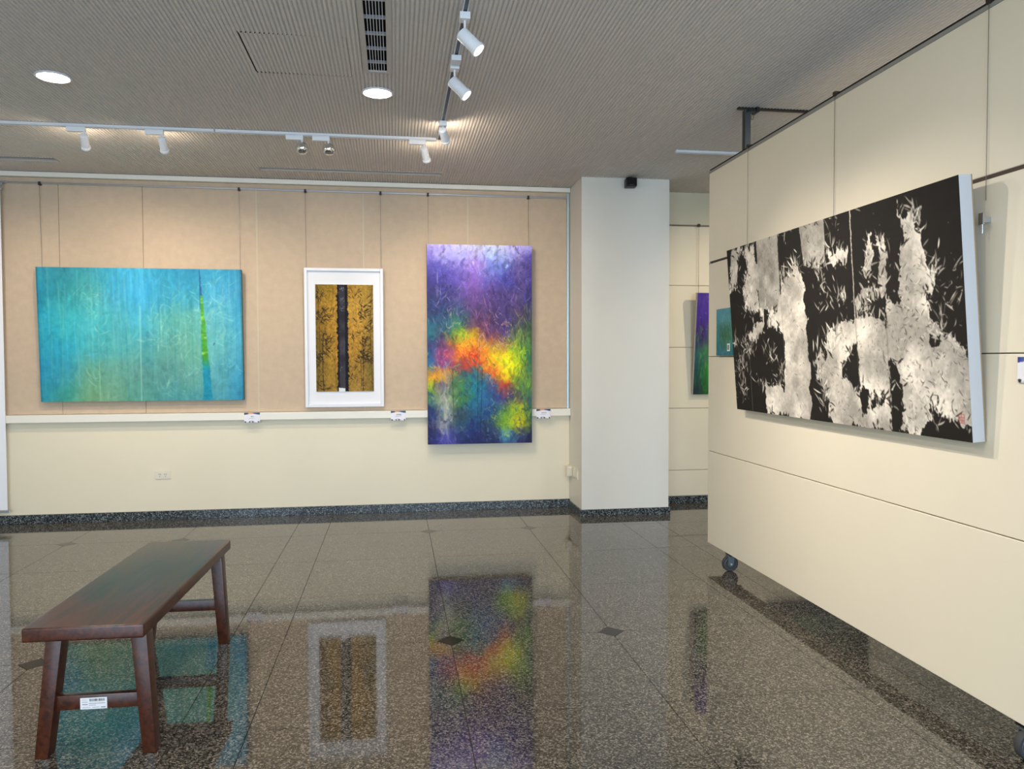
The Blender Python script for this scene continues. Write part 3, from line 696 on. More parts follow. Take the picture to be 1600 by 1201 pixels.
def art_mono():
    H, W = 420, 800; rng = np.random.default_rng(21)
    Y, X = np.mgrid[0:H, 0:W]; u = X/W; v = Y/H
    black = hx('17130f')
    im = np.zeros((H, W, 3))+black; im += (fbm(H, W, 30, 60, rng)-.5)[..., None]*.03
    wu = (fbm(H, W, 14, 30, rng)-.5)*.034+(fbm(H, W, 50, 140, rng, 2)-.5)*.010
    wv = (fbm(H, W, 8, 60, rng)-.5)*.10+(fbm(H, W, 24, 160, rng, 2)-.5)*.05
    su = (fbm(H, W, 40, 30, rng)-.5)*.006
    tone = fbm(H, W, 8, 14, rng)
    tone = np.clip((tone-.35)*2.6, 0, 1)[..., None]
    fine = fbm(H, W, 90, 170, rng, 3)[..., None]
    white = hx('efe6d8')*(.22+.78*tone)+hx('8f8a82')*(.78*(1-tone)); white = white*(.90+.20*fine)
    grey = (hx('9a958c')+ (fbm(H, W, 14, 30, rng)[..., None]-.5)*.32)*(.9+.2*fine)
    crisp = {'F', 'Hh', 'S'}
    for k, p in PWH.items():
        U, V = (u+su, v+su*2) if k in crisp else (u+wu, v+wv)
        mk = inpoly(U, V, p); src_ = grey if k in ('F', 'Hh') else white
        im[mk] = src_[mk]
    for k, p in PBK.items():
        mk = inpoly(u+wu*.7, v+wv*.6, p); im[mk] = black
    wm = im.mean(-1) > .3; edge = wm ^ np.roll(wm, 2, 1) | wm ^ np.roll(wm, 3, 0)
    ey, ex = np.nonzero(edge & ~((abs(u-.20) < .012) | (abs(u-.315) < .012) | (abs(u-.44) < .012) | (abs(u-.655) < .01) | (abs(u-.55) < .01)))
    for k in rng.integers(0, len(ex), 900):
        c = black if rng.random() < .5 else hx('e6dfd2')*rng.uniform(.6, 1)
        stroke(im, ex[k]+rng.normal(0, 3), ey[k]+rng.normal(0, 4), rng.choice([-1.57, -1.2, -1.95, -.7, -2.5, .5])+rng.normal(0, .25), rng.uniform(5, 24), rng.uniform(1.2, 4.5), c, rng.uniform(.7, 1), rng.normal(0, .5))
    W_ = [hx('e6dfd2'), hx('c4beb4'), hx('f2ece0'), hx('a09a90')]
    def leaves(cx, cy, sx, sy, n, cols, l=(4, 34), wd=(.8, 4.2), al=(.5, 1), angs=None):
        sx *= .72; sy *= .8
        for _ in range(int(n*.8)):
            a = rng.choice(angs) if angs else rng.choice([-1.2, -1.57, -1.9, -.7, -2.4])
            stroke(im, (cx+rng.normal(0, sx))*W, (cy+rng.normal(0, sy))*H, a+rng.normal(0, .35), rng.uniform(*l), rng.uniform(*wd), cols[rng.integers(len(cols))], rng.uniform(*al), rng.normal(0, .5))
    for cx, cy, sx, sy, n in ((.022, .596, .012, .04, 26), (.057, .72, .03, .06, 70), (.09, .6, .03, .03, 40), (.57, .17, .03, .04, 30), (.516, .274, .015, .05, 26), (.60, .40, .02, .03, 40), (.589, .05, .015, .03, 16),
                              (.711, .25, .015, .06, 24), (.06, .88, .03, .04, 40), (.49, .72, .015, .06, 40), (.505, .88, .012, .06, 36), (.14, .30, .02, .08, 50), (.13, .40, .03, .03, 30), (.949, .37, .02, .05, 5), (.975, .48, .012, .02, 8),
                              (.402, .20, .025, .04, 44), (.345, .24, .02, .02, 20), (.79, .28, .006, .06, 4), (.69, .46, .02, .04, 44), (.56, .60, .03, .05, 50), (.87, .12, .02, .04, 40), (.915, .36, .015, .05, 30), (.93, .56, .02, .03, 24), (.36, .06, .01, .02, 5), (.53, .35, .03, .08, 30), (.83, .03, .02, .02, 6), (.24, .66, .03, .06, 40), (.30, .76, .02, .04, 24), (.12, .66, .02, .03, 24), (.83, .95, .01, .04, 16), (.905, .95, .01, .04, 12), (.17, .83, .02, .04, 16)):
        leaves(cx, cy, sx, sy, n, W_)
    for _ in range(70): stroke(im, rng.uniform(0, W), rng.uniform(0, H), -PI/2+rng.normal(0, .5), rng.uniform(2, 6), rng.uniform(.8, 1.8), W_[rng.integers(4)], .8)
    K_ = [hx('1d1814'), hx('4a443c'), hx('6f6960')]
    wmask = im.mean(-1) > .3
    for _ in range(1500):
        x = rng.uniform(.1, 1)*W; y = rng.uniform(.05, 1)*H
        if not wmask[int(min(y, H-1)), int(min(x, W-1))]: continue
        q = 1 if x/W > .46 else .35
        if rng.random() < q: stroke(im, x, y, rng.choice([-1.3, -1.57, -1.9, -.6, -2.5, .5])+rng.normal(0, .3), rng.uniform(3, 14), rng.uniform(.7, 1.7), K_[rng.integers(3)], rng.uniform(.5, 1), rng.normal(0, .7))
    for _ in range(260):
        x = rng.uniform(.8, 1)*W; y = rng.uniform(.3, .92)*H
        stroke(im, x, y, rng.uniform(-PI, 0), rng.uniform(4, 18), rng.uniform(.8, 2), [hx('241f1a'), hx('efe8dc')][rng.integers(2)], .75, rng.normal(0, 1))
    # straight board joins inside the composition
    for x, y0, y1, c in ((.655, 0, .5, 'b8b0a4'), (.654, .5, .85, '6f6960'), (.32, .0, .7, '8a857c'), (.11, .52, 1, 'a8a298'), (.765, .5, .95, '5a544c')):
        stroke(im, x*W, y0*H, PI/2+rng.normal(0, .004), (y1-y0)*H, 1.6, hx(c), .6, taper=False)
    # red seal
    sx, sy = .966*W, .895*H
    for a, b, c, d in ((0, 0, 12, 0), (0, 5, 12, 5), (0, 10, 12, 10), (0, 0, 0, 14), (6, 0, 6, 14), (12, 0, 12, 14), (0, 14, 12, 14), (3, 3, 3, 8), (9, 6, 9, 12)):
        stroke(im, sx+a, sy+b, math.atan2(d-b, c-a), math.hypot(c-a, d-b), 1.3, hx('b0504c'), .8, taper=False)
    for a in range(3): stroke(im, sx+3, sy-14+a*4, .2, 7, 1.5, hx('c88a84'), .6)
    return np.clip(im, 0, 1)

def art_simple(kind, H, W, seed):
    rng = np.random.default_rng(seed)
    if kind == 'meadow':     # violet above, green below
        g = rows('''
4c2f92 5a3ca0 5f40a6 53389a
44288a 4c3094 503698 4a308e
3a2468 4a3c68 44406a 3e2e6a
2a5a5a 4a8a3a 3f7a44 38304e
1f4a44 2f8a28 2c7a2c 24403c
1c2c38 2c6a28 28502c 1c2c2c''')
    elif kind == 'haze':     # small teal
        g = rows('''
4f93a0 4f90a0 5a9aa6 3f8a92
4a8fa0 5a9aa2 5a98a0 4a8c94
3f8a90 3a6f64 3c7568 4a7f7c
2f8288 2f6a58 3a6a48 3f7a60
257a86 2f7270 3a7460 2a7c80
28708a 2a6f86 2c7088 267488''')
    else:                    # dark landscape
        g = rows('''
1c2030 242838 20242e 181c28
2a2c44 38344c 2c3440 202a30
38445a 443c5c 345048 283c34
2c4a3c 446a48 3a5a50 243830
1c2a30 2c3a44 24343c 181e28''')
    im = ctrl(np.linspace(0, 1, 4), np.linspace(0, 1, len(g)), g, H, W)
    im = warp(im, H, W, H*.03, 12, 10, rng)
    im += (fbm(H, W, 12, 40, rng)-.5)[..., None]*.10
    cols = {'meadow': ['5ac83a', '3a9a2c', '8ad850', '2a4a50', '6a4cb0'], 'haze': ['6aa8a8', '2a5a48', '8ac0c0', '3a7a50'], 'dark': ['5a5880', '4a7a50', 'a0a0b0', '101418']}[kind]
    for _ in range(260):
        y = rng.uniform(.35, 1)*H
        stroke(im, rng.uniform(0, W), y, -PI/2+rng.normal(0, .2), rng.uniform(.03, .16)*H, rng.uniform(.8, 2.2), hx(cols[rng.integers(len(cols))]), rng.uniform(.2, .6), rng.normal(0, .3))
    for _ in range(40): stroke(im, rng.uniform(0, W), rng.uniform(0, .5)*H, 0, 1.5, 1.4, hx('c8b8e0' if kind == 'meadow' else 'a0c8c8'), .6)
    return np.clip(im, 0, 1)

# ---- a stretched canvas: parts canvas_edge, painted_face, back; local frame: x along wall, z up, -y out of the wall
def hang_matrix(x, y, z, rz, tilt):
    return Matrix.Translation((x, y, z)) @ Matrix.Rotation(rz, 4, 'Z') @ Matrix.Rotation(tilt, 4, 'X')
def canvas_thing(name, label, M, w_, h_, t_, img, mface, medge, gain=1.0, cat='painting'):
    """lower left back corner at M's origin; body extends in +x, +z, -y (t_)"""
    T = bpy.data.objects.new(name, None); COL.objects.link(T); T.matrix_world = M; T.empty_display_size = .1
    T['label'] = label; T['category'] = cat
    e = MB().box(0, w_, -t_+.0005, 0, 0, h_).build('canvas_edge', medge, T)
    b = MB(); bw = .05
    b.box(bw, w_-bw, .0, .006, 0, bw); b.box(bw, w_-bw, .0, .006, h_-bw, h_); b.box(0, bw, 0, .006, 0, h_); b.box(w_-bw, w_, 0, .006, 0, h_)
    b.build('stretcher_bar', mat('stretcher_wood', '9c8462', .7), T)
    raster_plane('painted_face', img, w_, h_, mface, T, Matrix.Translation((0, -t_, 0)), gain)
    return T

G = 1.0
canvas_thing('turquoise_painting', 'wide turquoise abstract canvas with a thin green upright wedge, on the beige fabric wall', hang_matrix(-3.198, 7.700, 1.129, 0, .044), 1.78, 1.223, .05, art_turquoise(), M_paint, M_tealedge, G)
canvas_thing('violet_painting', 'tall canvas in violet, orange and yellow hanging left of the white pillar', hang_matrix(.313, 7.652, .674, 0, .006), 1.031, 1.947, .045, art_violet(), M_paintg, M_navyedge, G)
canvas_thing('black_and_white_painting', 'large black, white and grey abstract canvas tilted out from the movable wall', hang_matrix(PX-.008, 4.877, 1.172, -PI/2, .077), 2.131, 1.047, .053, art_mono(), M_ink2, M_greyedge, G)
canvas_thing('violet_green_painting', 'narrow violet over green canvas hanging in the far bay behind the pillar', hang_matrix(3.050, 7.715, 1.139, 0, .11), .62, 1.045, .04, art_simple('meadow', 200, 110, 4), M_paint, M_greyedge, G)
tp = canvas_thing('small_teal_painting', 'small teal canvas with a white tag, beside the black and white painting', hang_matrix(PX-.002, 5.317, 1.525, -PI/2, .0), .272, .330, .018, art_simple('haze', 110, 90, 6), M_paint, M_tealedge, G)
tg = MB().box(.192, .232, -.0215, -.0185, .030, .082).build('white_tag', M_paper, tp)
MB().box(.200, .224, -.0222, -.0216, .038, .074).build('tag_print', mat('print_grey', '6a7a76', .6), tg)
canvas_thing('dark_landscape_painting', 'wide dark canvas on the far bay wall, mirrored in the floor under the movable wall', hang_matrix(3.9, 7.715, 1.10, 0, .04), 1.15, 1.05, .04, art_simple('dark', 90, 100, 8), M_paint, M_navyedge, G)

# mounting bracket visible behind the near edge of the black and white painting
m = MB(); m.box(PX-.048, PX-.040, 2.728, 2.752, 2.02, 2.065); m.tube((PX-.044, 2.735, 1.985), (PX-.044, 2.735, 2.03), .003, 8); m.box(PX-.040, PX-.0, 2.742, 2.75, 2.03, 2.05)
tag(m.build('picture_hook', M_alu), 'small metal hanging hook behind the near edge of the black and white painting', 'hook')

# ---- framed gold picture
M2 = hang_matrix(-.852, 7.700, 1.048, 0, .019); FW, FH = .744, 1.334; fd = .04; fr = .028
T = bpy.data.objects.new('framed_gold_picture', None); COL.objects.link(T); T.matrix_world = M2; T.empty_display_size = .1
tag(T, 'gold and black ink picture in a white frame, between the two colourful canvases', 'framed picture')
for a in ((0, fr, 0, FH), (FW-fr, FW, 0, FH), (fr, FW-fr, 0, fr), (fr, FW-fr, FH-fr, FH)):
    MB().box(a[0], a[1], -fd, 0, a[2], a[3]).build('frame_bar', M_frame, T, bevel=.002, seg=1)
MB().box(fr, FW-fr, -.012, -.004, fr, FH-fr).build('mount_board', M_mat, T)
AX0, AX1, AZ0, AZ1 = .102, .648, .150, 1.178
MB().box(AX0, AX1, -.022, -.012, AZ0, AZ1).build('art_backing', M_mat, T)
raster_plane('ink_picture', art_gold(), AX1-AX0, AZ1-AZ0, M_ink2, T, Matrix.Translation((AX0, -.0225, AZ0)), G)

# ---- hanging rail and wires on the back wall
rail = thing('hanging_rail', 'shiny metal hanging rail under the cornice of the back wall', 'rail', (-1.2, 7.69, 3.12)); Ti = Matrix.Translation(-Vector(rail.location))
o = MB().box(-5.0, 1.72, 7.682, 7.700, 3.112, 3.126).build('rail_bar', M_alu, rail, bevel=.002); o.matrix_parent_inverse = Ti
for k in range(7):
    xx = -4.6+k*1.02
    o = MB().box(xx, xx+.02, 7.69, 7.728, 3.116, 3.124).build('rail_bracket', M_alu, rail); o.matrix_parent_inverse = Ti
wl = [(-3.185, 2.352, 'left wire of the turquoise painting'), (-1.443, 2.352, 'right wire of the turquoise painting'), (-.835, 2.382, 'left wire of the framed gold picture'), (-.127, 2.382, 'right wire of the framed gold picture'),
      (.330, 2.62, 'left wire of the tall violet, orange and yellow canvas'), (1.325, 2.62, 'right wire of the tall violet, orange and yellow canvas')]
for x, zb, lab in wl:
    t = thing('hanging_wire', lab + ', thin steel hung from the rail', 'wire', (x, 7.69, 3.118), 0, 'picture wires'); Ti = Matrix.Translation(-Vector(t.location))
    zq = zb-.10
    ybot = 7.704 if zb < 2.6 else 7.672
    o = MB().tube((x, 7.680, 3.11), (x, ybot, zq), .0016, 6).build('cable', M_wire, t); o.matrix_parent_inverse = Ti
    o = MB().box(x-.010, x+.010, 7.674, 7.706, 3.098, 3.130).build('hook', mat('hook_brown', '3a2f28', .5, metal=.5), t, bevel=.002); o.matrix_parent_inverse = Ti
# wires on the partition and in the far bay
for i, (y, lab) in enumerate(((4.86, 'far wire'), (3.84, 'middle wire'), (2.765, 'near wire'))):
    t = thing('hanging_wire', lab + ' of the three holding the black and white painting', 'wire', (PX, y, 2.89), 0, 'picture wires'); Ti = Matrix.Translation(-Vector(t.location))
    o = MB().tube((PX-.006, y, 2.885), (PX-.006, y, 2.12), .0014, 6).build('cable', M_wire, t); o.matrix_parent_inverse = Ti
    o = MB().box(PX-.012, PX+.02, y-.012, y+.012, 2.882, 2.905).build('hook', mat('hook_brown', '3a2f28', .5), t, bevel=.002); o.matrix_parent_inverse = Ti
t = thing('hanging_wire', 'thin steel wire above the narrow violet and green canvas in the far bay', 'wire', (3.08, 7.7, 2.88), 0, 'picture wires'); Ti = Matrix.Translation(-Vector(t.location))
o = MB().tube((3.115, 7.70, 2.88), (3.115, 7.70, 2.12), .002, 6).build('cable', M_wire, t); o.matrix_parent_inverse = Ti
o = MB().box(3.103, 3.127, 7.69, 7.706, 2.865, 2.895).build('hook', mat('hook_brown', '3a2f28', .5), t); o.matrix_parent_inverse = Ti

# ================================================================== BENCH
BH = .525; TH = .052
bench = thing('wooden_bench', 'dark reddish-brown wooden bench with splayed legs standing on the granite floor', 'bench', (-1.124, 3.715, 0), -math.radians(1.45))
BW, BL = .425, 1.372
seat = MB().box(-BW/2, BW/2, -BL/2, BL/2, BH-TH, BH).build('seat', M_wood, bench, bevel=.007, seg=3, smooth=True)
def leg(sx, sy):
    m = MB(); top = BH-TH+.001; w2, d2 = .026, .034
    xt = -.132 if sx < 0 else .168; xb = -.190 if sx < 0 else .198; y = sy*(BL/2-.110)
    vs = []
    for z, x, k in ((0, xb, .95), (top, xt, 1.12)):
        vs += [(x-w2*k, y-d2*k, z), (x+w2*k, y-d2*k, z), (x+w2*k, y+d2*k, z), (x-w2*k, y+d2*k, z)]
    m.add(vs, [(0,3,2,1),(4,5,6,7),(0,1,5,4),(1,2,6,5),(2,3,7,6),(3,0,4,7)])
    return m.build('leg', M_wood, bench, bevel=.005, seg=2, smooth=True)
for sx in (-1, 1):
    for sy in (-1, 1): leg(sx, sy)
sts = []
for sy in (-1, 1):
    y = sy*(BL/2-.110)
    sts.append(MB().box(-.172, .172, y-.017, y+.017, .176, .232).build('stretcher', M_wood, bench, bevel=.004, seg=2, smooth=True))
# barcode sticker on the near stretcher
def sticker_img():
    H, W = 44, 92; im = np.ones((H, W, 3))*hx('dcd8d8'); rng = np.random.default_rng(2)
    x = 32
    while x < 86:
        w0 = rng.integers(1, 3); im[3:13, x:x+w0] = hx('3a3a3a'); x += w0+rng.integers(1, 3)
    def txt(y, x0, x1, c='6a6666', h=2):
        x = x0
        while x < x1:
            w0 = rng.integers(2, 6); im[y:y+h, x:min(x+w0, x1)] = hx(c); x += w0+1
    txt(6, 6, 22, '9a9494'); txt(15, 6, 25); im[24:27, 6:25] = hx('7a7676'); txt(15, 33, 82, 'a8a4a4', 1); txt(21, 30, 86, '5a5656'); txt(28, 30, 54, '7a7676')
    txt(37, 6, 34, '8a8686'); txt(37, 42, 66, '7a7676'); txt(37, 72, 88, '2a2a2a', 3)
    return im
stk = MB().box(-.052, .044, -.0012, .0, 0, .043).build('barcode_sticker', M_paper, sts[0])
stk.location = (0, -(BL/2-.110)-.0172, .1775)
L2(stk, 'white barcode sticker')
raster_plane('sticker_print', sticker_img(), .094, .041, M_print, stk, Matrix.Translation((-.051, -.0016, .001)))

# ================================================================== CAPTION CARDS
FONT = None
def text_mesh(s, size, m, parent, loc, rot=(PI/2, 0, 0), name='lettering'):
    c = bpy.data.curves.new('text', 'FONT'); c.body = s; c.size = size; c.align_x = 'CENTER'; c.align_y = 'CENTER'
    c.fill_mode = 'FRONT'; c.resolution_u = 2
    to = bpy.data.objects.new('text_tmp', c); COL.objects.link(to)
    dg = bpy.context.evaluated_depsgraph_get(); me = bpy.data.meshes.new_from_object(to.evaluated_get(dg))
    bpy.data.objects.remove(to); me.materials.clear(); me.materials.append(m)
    o = bpy.data.objects.new(name, me); COL.objects.link(o); o.parent = parent; o.location = loc; o.rotation_euler = rot
    return o
def card_img(seed, cool=False):
    H, W = 46, 66; rng = np.random.default_rng(seed); im = np.ones((H, W, 3))*hx('ebe8ee')
    Y, X = np.mgrid[0:H, 0:W]; u = X/W; v = Y/H
    band = v < .15+.05*np.cos(u*2*PI)
    g = rows('3a3a44 4a4a50 e0a050 d87a48 4a4a88 2f4a68 33424c' if not cool else '3a3a88 4a5aa0 e8d040 e8c038 e0a040 8a6a60 4a5068')
    top = upsample(np.repeat(g, 2, 0), H, W); im[band] = top[band]
    wave = v > .86+.09*np.sin(u*9+.6); im[wave] = hx('c4c2ca')
    for cx, cw in ((.07, .08), (.34, .05), (.54, .07), (.90, .06)):
        k = (abs(u-cx-.1*(v-.9)) < cw*(1.05-v)*5) & (v > .84+.5*abs(u-cx)); im[k] = hx('2e2c30')
    return np.clip(im, 0, 1)
def caption(M, title, label, seed, cool=False):
    T = bpy.data.objects.new('caption_card', None); COL.objects.link(T); T.matrix_world = M; T.empty_display_size = .05
    tag(T, label, 'sign', 'caption cards'); w_, h_ = .145, .098
    MB().box(0, w_, -.006, 0, 0, h_).build('card_backing', mat('clear_acrylic_white', 'f0f2f4', .12), T, bevel=.001, seg=1)
    raster_plane('printed_card', card_img(seed, cool), w_-.002, h_-.002, M_print, T, Matrix.Translation((.001, -.0065, .001)))
    text_mesh(title, .0125 if len(title) > 2 else .0145, M_ink, T, (w_*.53, -.0072, h_*.60), name='title_lettering')
    text_mesh('複合媒材  畫布  2021', .0062, mat('ink_grey', '6a666c', .6), T, (w_*.5, -.0072, h_*.42), name='caption_lettering')
caption(hang_matrix(-1.418, 7.654, .908, 0, -.03), '春山', 'white caption card on the ledge below the right end of the turquoise painting', 1)
caption(hang_matrix(-.044, 7.654, .908, 0, -.03), '勁節凌雲', 'white caption card on the ledge right of the framed gold picture', 2)
caption(hang_matrix(1.397, 7.654, .908, 0, -.03), '幽境花語', 'white caption card on the ledge between the violet canvas and the pillar', 3)
caption(hang_matrix(PX-.001, 2.592, 1.408, -PI/2, 0), '竹影清風', 'white caption card on the movable wall at the right edge of the photo', 4, True)

# ================================================================== ELECTRICS, SPEAKER, BANNER
o_ = thing('wall_outlet', 'cream double socket low on the back wall below the turquoise painting', 'outlet', (-2.245, 7.72, .382)); Ti = Matrix.Translation(-Vector(o_.location))
p_ = MB().box(-2.245, -2.105, 7.711, 7.72, .385, .460).build('socket_plate', M_plastic, o_, bevel=.003); p_.matrix_parent_inverse = Ti
for cx in (-2.200, -2.150):
    q = MB().box(cx-.019, cx+.019, 7.7085, 7.712, .400, .445).build('socket', M_plastic, o_, bevel=.002); q.matrix_parent_inverse = Ti
    s = MB(); s.box(cx-.009, cx-.006, 7.7075, 7.7088, .422, .436); s.box(cx+.005, cx+.008, 7.7075, 7.7088, .422, .436); s.box(cx-.003, cx+.003, 7.7075, 7.7088, .407, .413)
    s.build('socket_slots', M_slot, q)
for ya, yb, z0, z1, lab in ((7.335, 7.425, .330, .420, 'right cream switch plate low on the shaded side of the pillar'), (7.455, 7.56, .335, .43, 'left cream switch plate low on the shaded side of the pillar, next to the corner')):
    t = thing('switch_plate', lab, 'switch', (1.753, ya, z0)); Ti = Matrix.Translation(-Vector(t.location))
    o = MB().box(1.742, 1.753, ya, yb, z0, z1).build('plate', M_plastic, t, bevel=.003); o.matrix_parent_inverse = Ti
    o = MB().box(1.738, 1.743, ya+.02, yb-.02, z0+.015, z1-.015).build('rocker', M_plastic, t, bevel=.002); o.matrix_parent_inverse = Ti
t = thing('junction_box', 'small cream box in the corner where the back wall meets the pillar', 'box', (1.74, 7.63, .33)); Ti = Matrix.Translation(-Vector(t.location))
o = MB().box(1.700, 1.753, 7.60, 7.69, .325, .425).build('box_body', M_plastic, t, bevel=.006); o.matrix_parent_inverse = Ti
o = MB().box(1.708, 1.75, 7.596, 7.602, .335, .415).build('box_lid', M_plastic, t, bevel=.002); o.matrix_parent_inverse = Ti

sp = thing('wall_speaker', 'small black speaker box at the top of the white pillar under the ceiling', 'speaker', (2.21, 7.14, 3.12), -.12)
MB().box(-.052, .052, -.06, .05, 0, .082).build('cabinet', M_black, sp, bevel=.010, seg=3, smooth=True)
MB().box(-.044, .044, -.064, -.058, .008, .074).build('grille', mat('speaker_cloth', '0a0b0c', .9, bump=.4, bscale=500), sp, bevel=.004)
MB().box(-.016, .016, -.066, -.063, .010, .015).build('badge', mat('badge_grey', '3a4040', .4), sp)
MB().box(-.015, .015, .0, .06, .078, .10).build('bracket', M_black, sp)

bn = thing('hanging_banner', 'white hanging banner cut off by the left edge of the photo', 'banner', (-3.9, 7.64, .12)); Ti = Matrix.Translation(-Vector(bn.location))
for nm, m_, mm in (('cloth', MB().box(-4.4, -3.498, 7.642, 7.646, .145, 3.045), M_banner),
                   ('top_bar', MB().box(-4.42, -3.482, 7.633, 7.655, 3.040, 3.062), M_alu),
                   ('bottom_bar', MB().box(-4.42, -3.478, 7.636, 7.652, .120, .143), M_alu)):
    o = m_.build(nm, mm, bn, bevel=.002 if nm != 'cloth' else 0); o.matrix_parent_inverse = Ti
m = MB(); m.add([(-3.505, 7.645, 3.062), (-3.495, 7.645, 3.062), (-3.475, 7.645, 3.112), (-3.525, 7.645, 3.112), (-3.505, 7.65, 3.062), (-3.495, 7.65, 3.062), (-3.475, 7.65, 3.112), (-3.525, 7.65, 3.112)],
    [(0,1,2,3), (7,6,5,4), (0,4,5,1), (1,5,6,2), (2,6,7,3), (3,7,4,0)]); m.box(-3.53, -3.47, 7.645, 7.69, 3.108, 3.122)
o = m.build('hanger', M_alu, bn); o.matrix_parent_inverse = Ti

# ================================================================== LIGHTING TRACKS AND LAMPS
def track(p, q, label, horiz='x'):
    t = thing('lighting_track', label, 'track', tuple((Vector(p)+Vector(q))/2)); Ti = Matrix.Translation(-Vector(t.location))
    z1, z0 = CEIL+.001, CEIL-.020
    if horiz == 'x':
        a = MB().box(p[0], q[0], p[1]-.018, p[1]+.018, z0+.004, z1); 
        rail_ = MB().box(p[0], q[0], p[1]-.018, p[1]-.008, z0, z0+.005).box(p[0], q[0], p[1]+.008, p[1]+.018, z0, z0+.005)
        slot_ = MB().box(p[0]+.01, q[0]-.01, p[1]-.008, p[1]+.008, z0+.0030, z0+.0045)
    else:
        a = MB().box(p[0]-.015, p[0]+.015, p[1], q[1], z0+.004, z1)
        rail_ = MB().box(p[0]-.015, p[0]-.010, p[1], q[1], z0, z0+.005).box(p[0]+.010, p[0]+.015, p[1], q[1], z0, z0+.005)
        slot_ = MB().box(p[0]-.010, p[0]+.010, p[1]+.01, q[1]-.01, z0+.0030, z0+.0045)
    for nm, m_, mm in (('track_body', a, M_whitemetal), ('track_lip', rail_, M_whitemetal), ('track_groove', slot_, M_steel)):
        o = m_.build(nm, mm, t); o.matrix_parent_inverse = Ti
    return t
TY = 6.12; TX = .352
track((-5.0, TY, CEIL), (-1.32, TY, CEIL), 'white lighting track on the ceiling in front of the back wall, left length')
track((-1.31, TY, CEIL), (.33, TY, CEIL), 'white lighting track on the ceiling above the framed picture, ending at the track junction')
track((TX, 1.6, CEIL), (TX, 6.10, CEIL), 'lighting track running over the room towards the camera', 'y')
track((2.30, 6.19, CEIL), (4.2, 6.19, CEIL), 'short lighting track length beside the top of the movable wall')

def lamp(x, y, along, target, label, kind='cyl', length=.115, r=.029, drop=.075, power=SPOT_W, color=WARM, angle=84, face_y=0, lit=True, glow=0.0):
    """adapter under the track, stem, body; lamp body points at target"""
    T = thing('track_spotlight', label, 'spotlight', (x, y, CEIL-.02), 0, 'track spotlights')
    zt = 0.0
    if along == 'x': MB().box(-.068, .060, -.017, .017, -.034, zt).build('adapter', M_whitemetal, T, bevel=.003); jx, jy = .050, 0
    else: MB().box(-.026, .026, -.030, .030, -.034, zt).build('adapter', M_whitemetal, T, bevel=.003); jx, jy = 0, 0
    P = Vector((jx, jy, -drop)); d = (Vector(target)-(Vector(T.location)+P)).normalized()
    MB().tube((jx, jy, -.030), (jx, jy, -drop), .006, 10).build('stem', M_whitemetal, T, smooth=True)
    Q = d.to_track_quat('Z', 'Y').to_matrix().to_4x4()
    C0 = P - d*(length*.18)
    Mx = Matrix.Translation(C0) @ Q
    if kind == 'cyl':
        MB().lathe([(r*.55, -.004), (r*.96, 0), (r, .004), (r, length*.46), (r*.965, length*.47), (r*.965, length*.485), (r, length*.495), (r, length*.86), (r*1.12, length*.88), (r*1.12, length), (r*.94, length), (r*.90, length-.012)], 28, Mx).build('lamp_body', M_whitemetal, T, smooth=True)
        ln = MB().lathe([(r*.90, length-.010), (r*.90, length-.006)], 24, Mx).build('lens', M_lamp if lit else M_dark, T)
        ep = length+.012
    else:      # chrome globe spotlight
        prof = [(r*math.sin(a), r-r*math.cos(a)) for a in np.linspace(.12, 2.25, 14)]
        MB().lathe(prof + [(r*.74, prof[-1][1]-.004)], 28, Mx).build('lamp_globe', M_chrome, T, smooth=True)
        MB().lathe([(r*1.02, r*1.02), (r*1.08, r*1.05), (r*1.08, r*1.18), (r*1.02, r*1.2)], 28, Mx).build('globe_ring', M_chrome, T, smooth=True)
        MB().lathe([(r*.72, prof[-1][1]-.006), (r*.72, prof[-1][1]-.002)], 20, Mx).build('lens', M_lamp, T)
        ep = r*2+.01
    if glow:
        l = bpy.data.lights.new('lamp_spill', 'POINT'); l.energy = glow; l.color = color; l.shadow_soft_size = .012
        lo = bpy.data.objects.new('lamp_spill', l); COL.objects.link(lo); lo.location = Vector(T.location)+C0+d*(ep+.01)
    if lit and power > 0:
        pos = Vector(T.location)+C0+d*ep
        spot('spot_beam', pos, Vector(target), power, color, angle)
    return T
bw = 'pointing at the back wall'
lamp(-2.278, TY, 'x', (-2.55, 7.7, 1.9), 'leftmost white cylinder spotlight on the back track, above the turquoise painting', glow=1.4, power=SPOT_W*1.15)
lamp(-1.738, TY, 'x', (-1.75, 7.7, 1.8), 'white cylinder spotlight on the back track, second from the left', glow=1.4, power=SPOT_W*1.15)
lamp(-.735, TY, 'x', (-.75, 7.7, 1.9), 'left chrome globe spotlight above the framed gold picture', 'globe', r=.048, drop=.070, power=SPOT_W*.4)
lamp(-.540, TY, 'x', (-.30, 7.7, 1.7), 'right chrome globe spotlight above the framed gold picture', 'globe', r=.048, drop=.070, power=SPOT_W*.4)
lamp(.188, TY, 'x', (.75, 7.7, 1.6), 'white cylinder spotlight at the right end of the back track, next to the track junction', glow=1.7, power=SPOT_W*1.0)
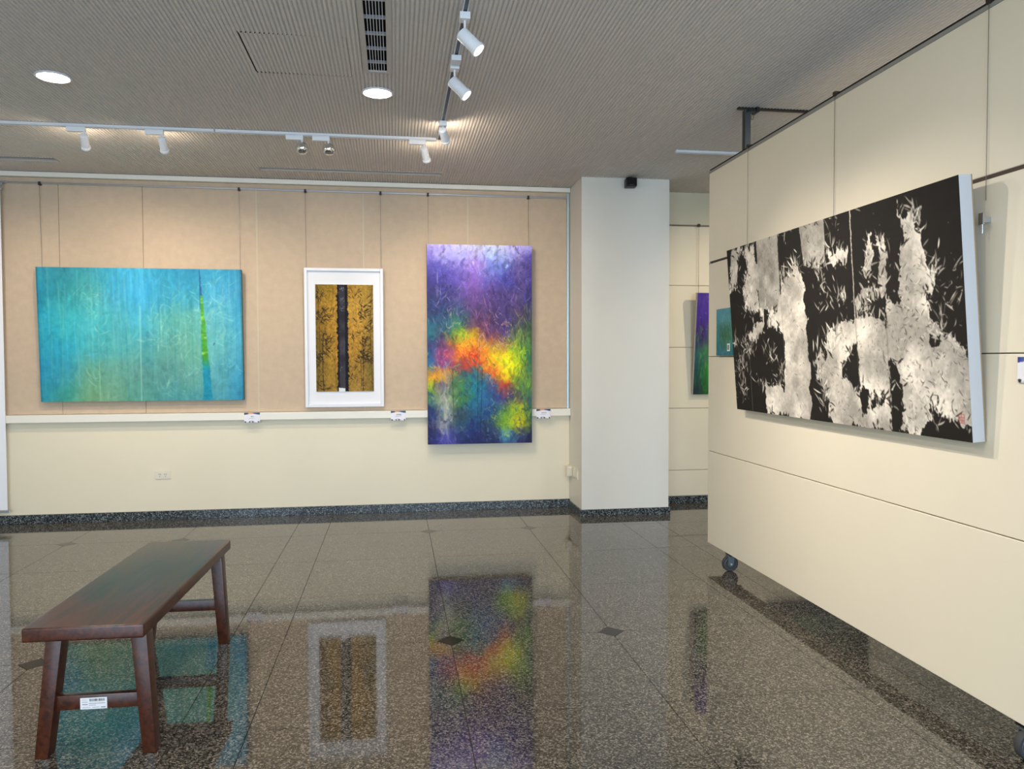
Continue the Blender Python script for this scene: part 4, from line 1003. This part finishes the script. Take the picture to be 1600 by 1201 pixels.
lamp(TX, 5.62, 'y', (1.05, 7.7, 1.9), 'farthest spotlight on the track running towards the camera, aimed at the violet canvas', glow=1.7, drop=.075, power=SPOT_W*1.0)
lamp(TX, 4.53, 'y', (2.25, 3.9, 1.05), 'lit white spotlight on the long track, second from the camera', r=.034, length=.125, drop=.110, power=SPOT_W*3.0, color=NEUTRAL, angle=70)
lamp(TX, 3.87, 'y', (2.25, 3.2, 1.00), 'lit white spotlight nearest the camera on the long track', r=.034, length=.125, drop=.110, power=SPOT_W*3.0, color=NEUTRAL, angle=70)
o = tag(MB().box(-.028, .028, -.035, .035, -.03, 0).build('track_feed_box', M_whitemetal, bevel=.003), 'small white feed box on the long track between the two lit spotlights', 'box')
o.location = (TX, 4.42, CEIL-.0205)
# remaining lamps of the same system light the far bay (outside the view)
spot('spot_beam', (4.0, 5.9, 3.1), (3.4, 7.7, 1.6), SPOT_W*2.0, WARM, 80)
spot('spot_beam', (4.6, 5.9, 3.1), (4.6, 7.7, 1.6), SPOT_W*.9, WARM, 75)

def downlight(x, y, label=None):
    z = CEIL
    if label:
        T = thing('ceiling_downlight', label, 'downlight', (x, y, z), 0, 'ceiling downlights')
        MB().lathe([(.100, -.001), (.103, -.008), (.094, -.012), (.088, -.010), (.088, 0)], 40).build('trim_ring', M_whitemetal, T, smooth=True)
        MB().lathe([(.087, -.0105), (.087, -.0065)], 40).build('diffuser', M_lampoff, T)
    disc_light('downlight_glow', (x, y, z-.02), DOWN_W, NEUTRAL)
downlight(-2.03, 5.115, 'round lit downlight in the ceiling at the upper left')
downlight(-.098, 5.125, 'round lit downlight in the ceiling beside the end of the air grille')
spot('spot_beam', (-3.35, 6.1, 3.1), (-3.6, 7.7, 1.6), SPOT_W*.9, WARM, 80)
for x, y in ((-2.03, 2.4), (-2.03, -.4), (-.1, 1.9), (-.1, -.8), (3.3, 4.3), (3.3, 2.3)): downlight(x, y)  # unseen downlights added to light the room, no fixtures modelled

# pale strips in the far left: nothing more; finish
for o in SC.objects:
    if o.type == 'MESH' and o.parent is None and 'kind' not in o and 'label' not in o: print('UNTAGGED', o.name)
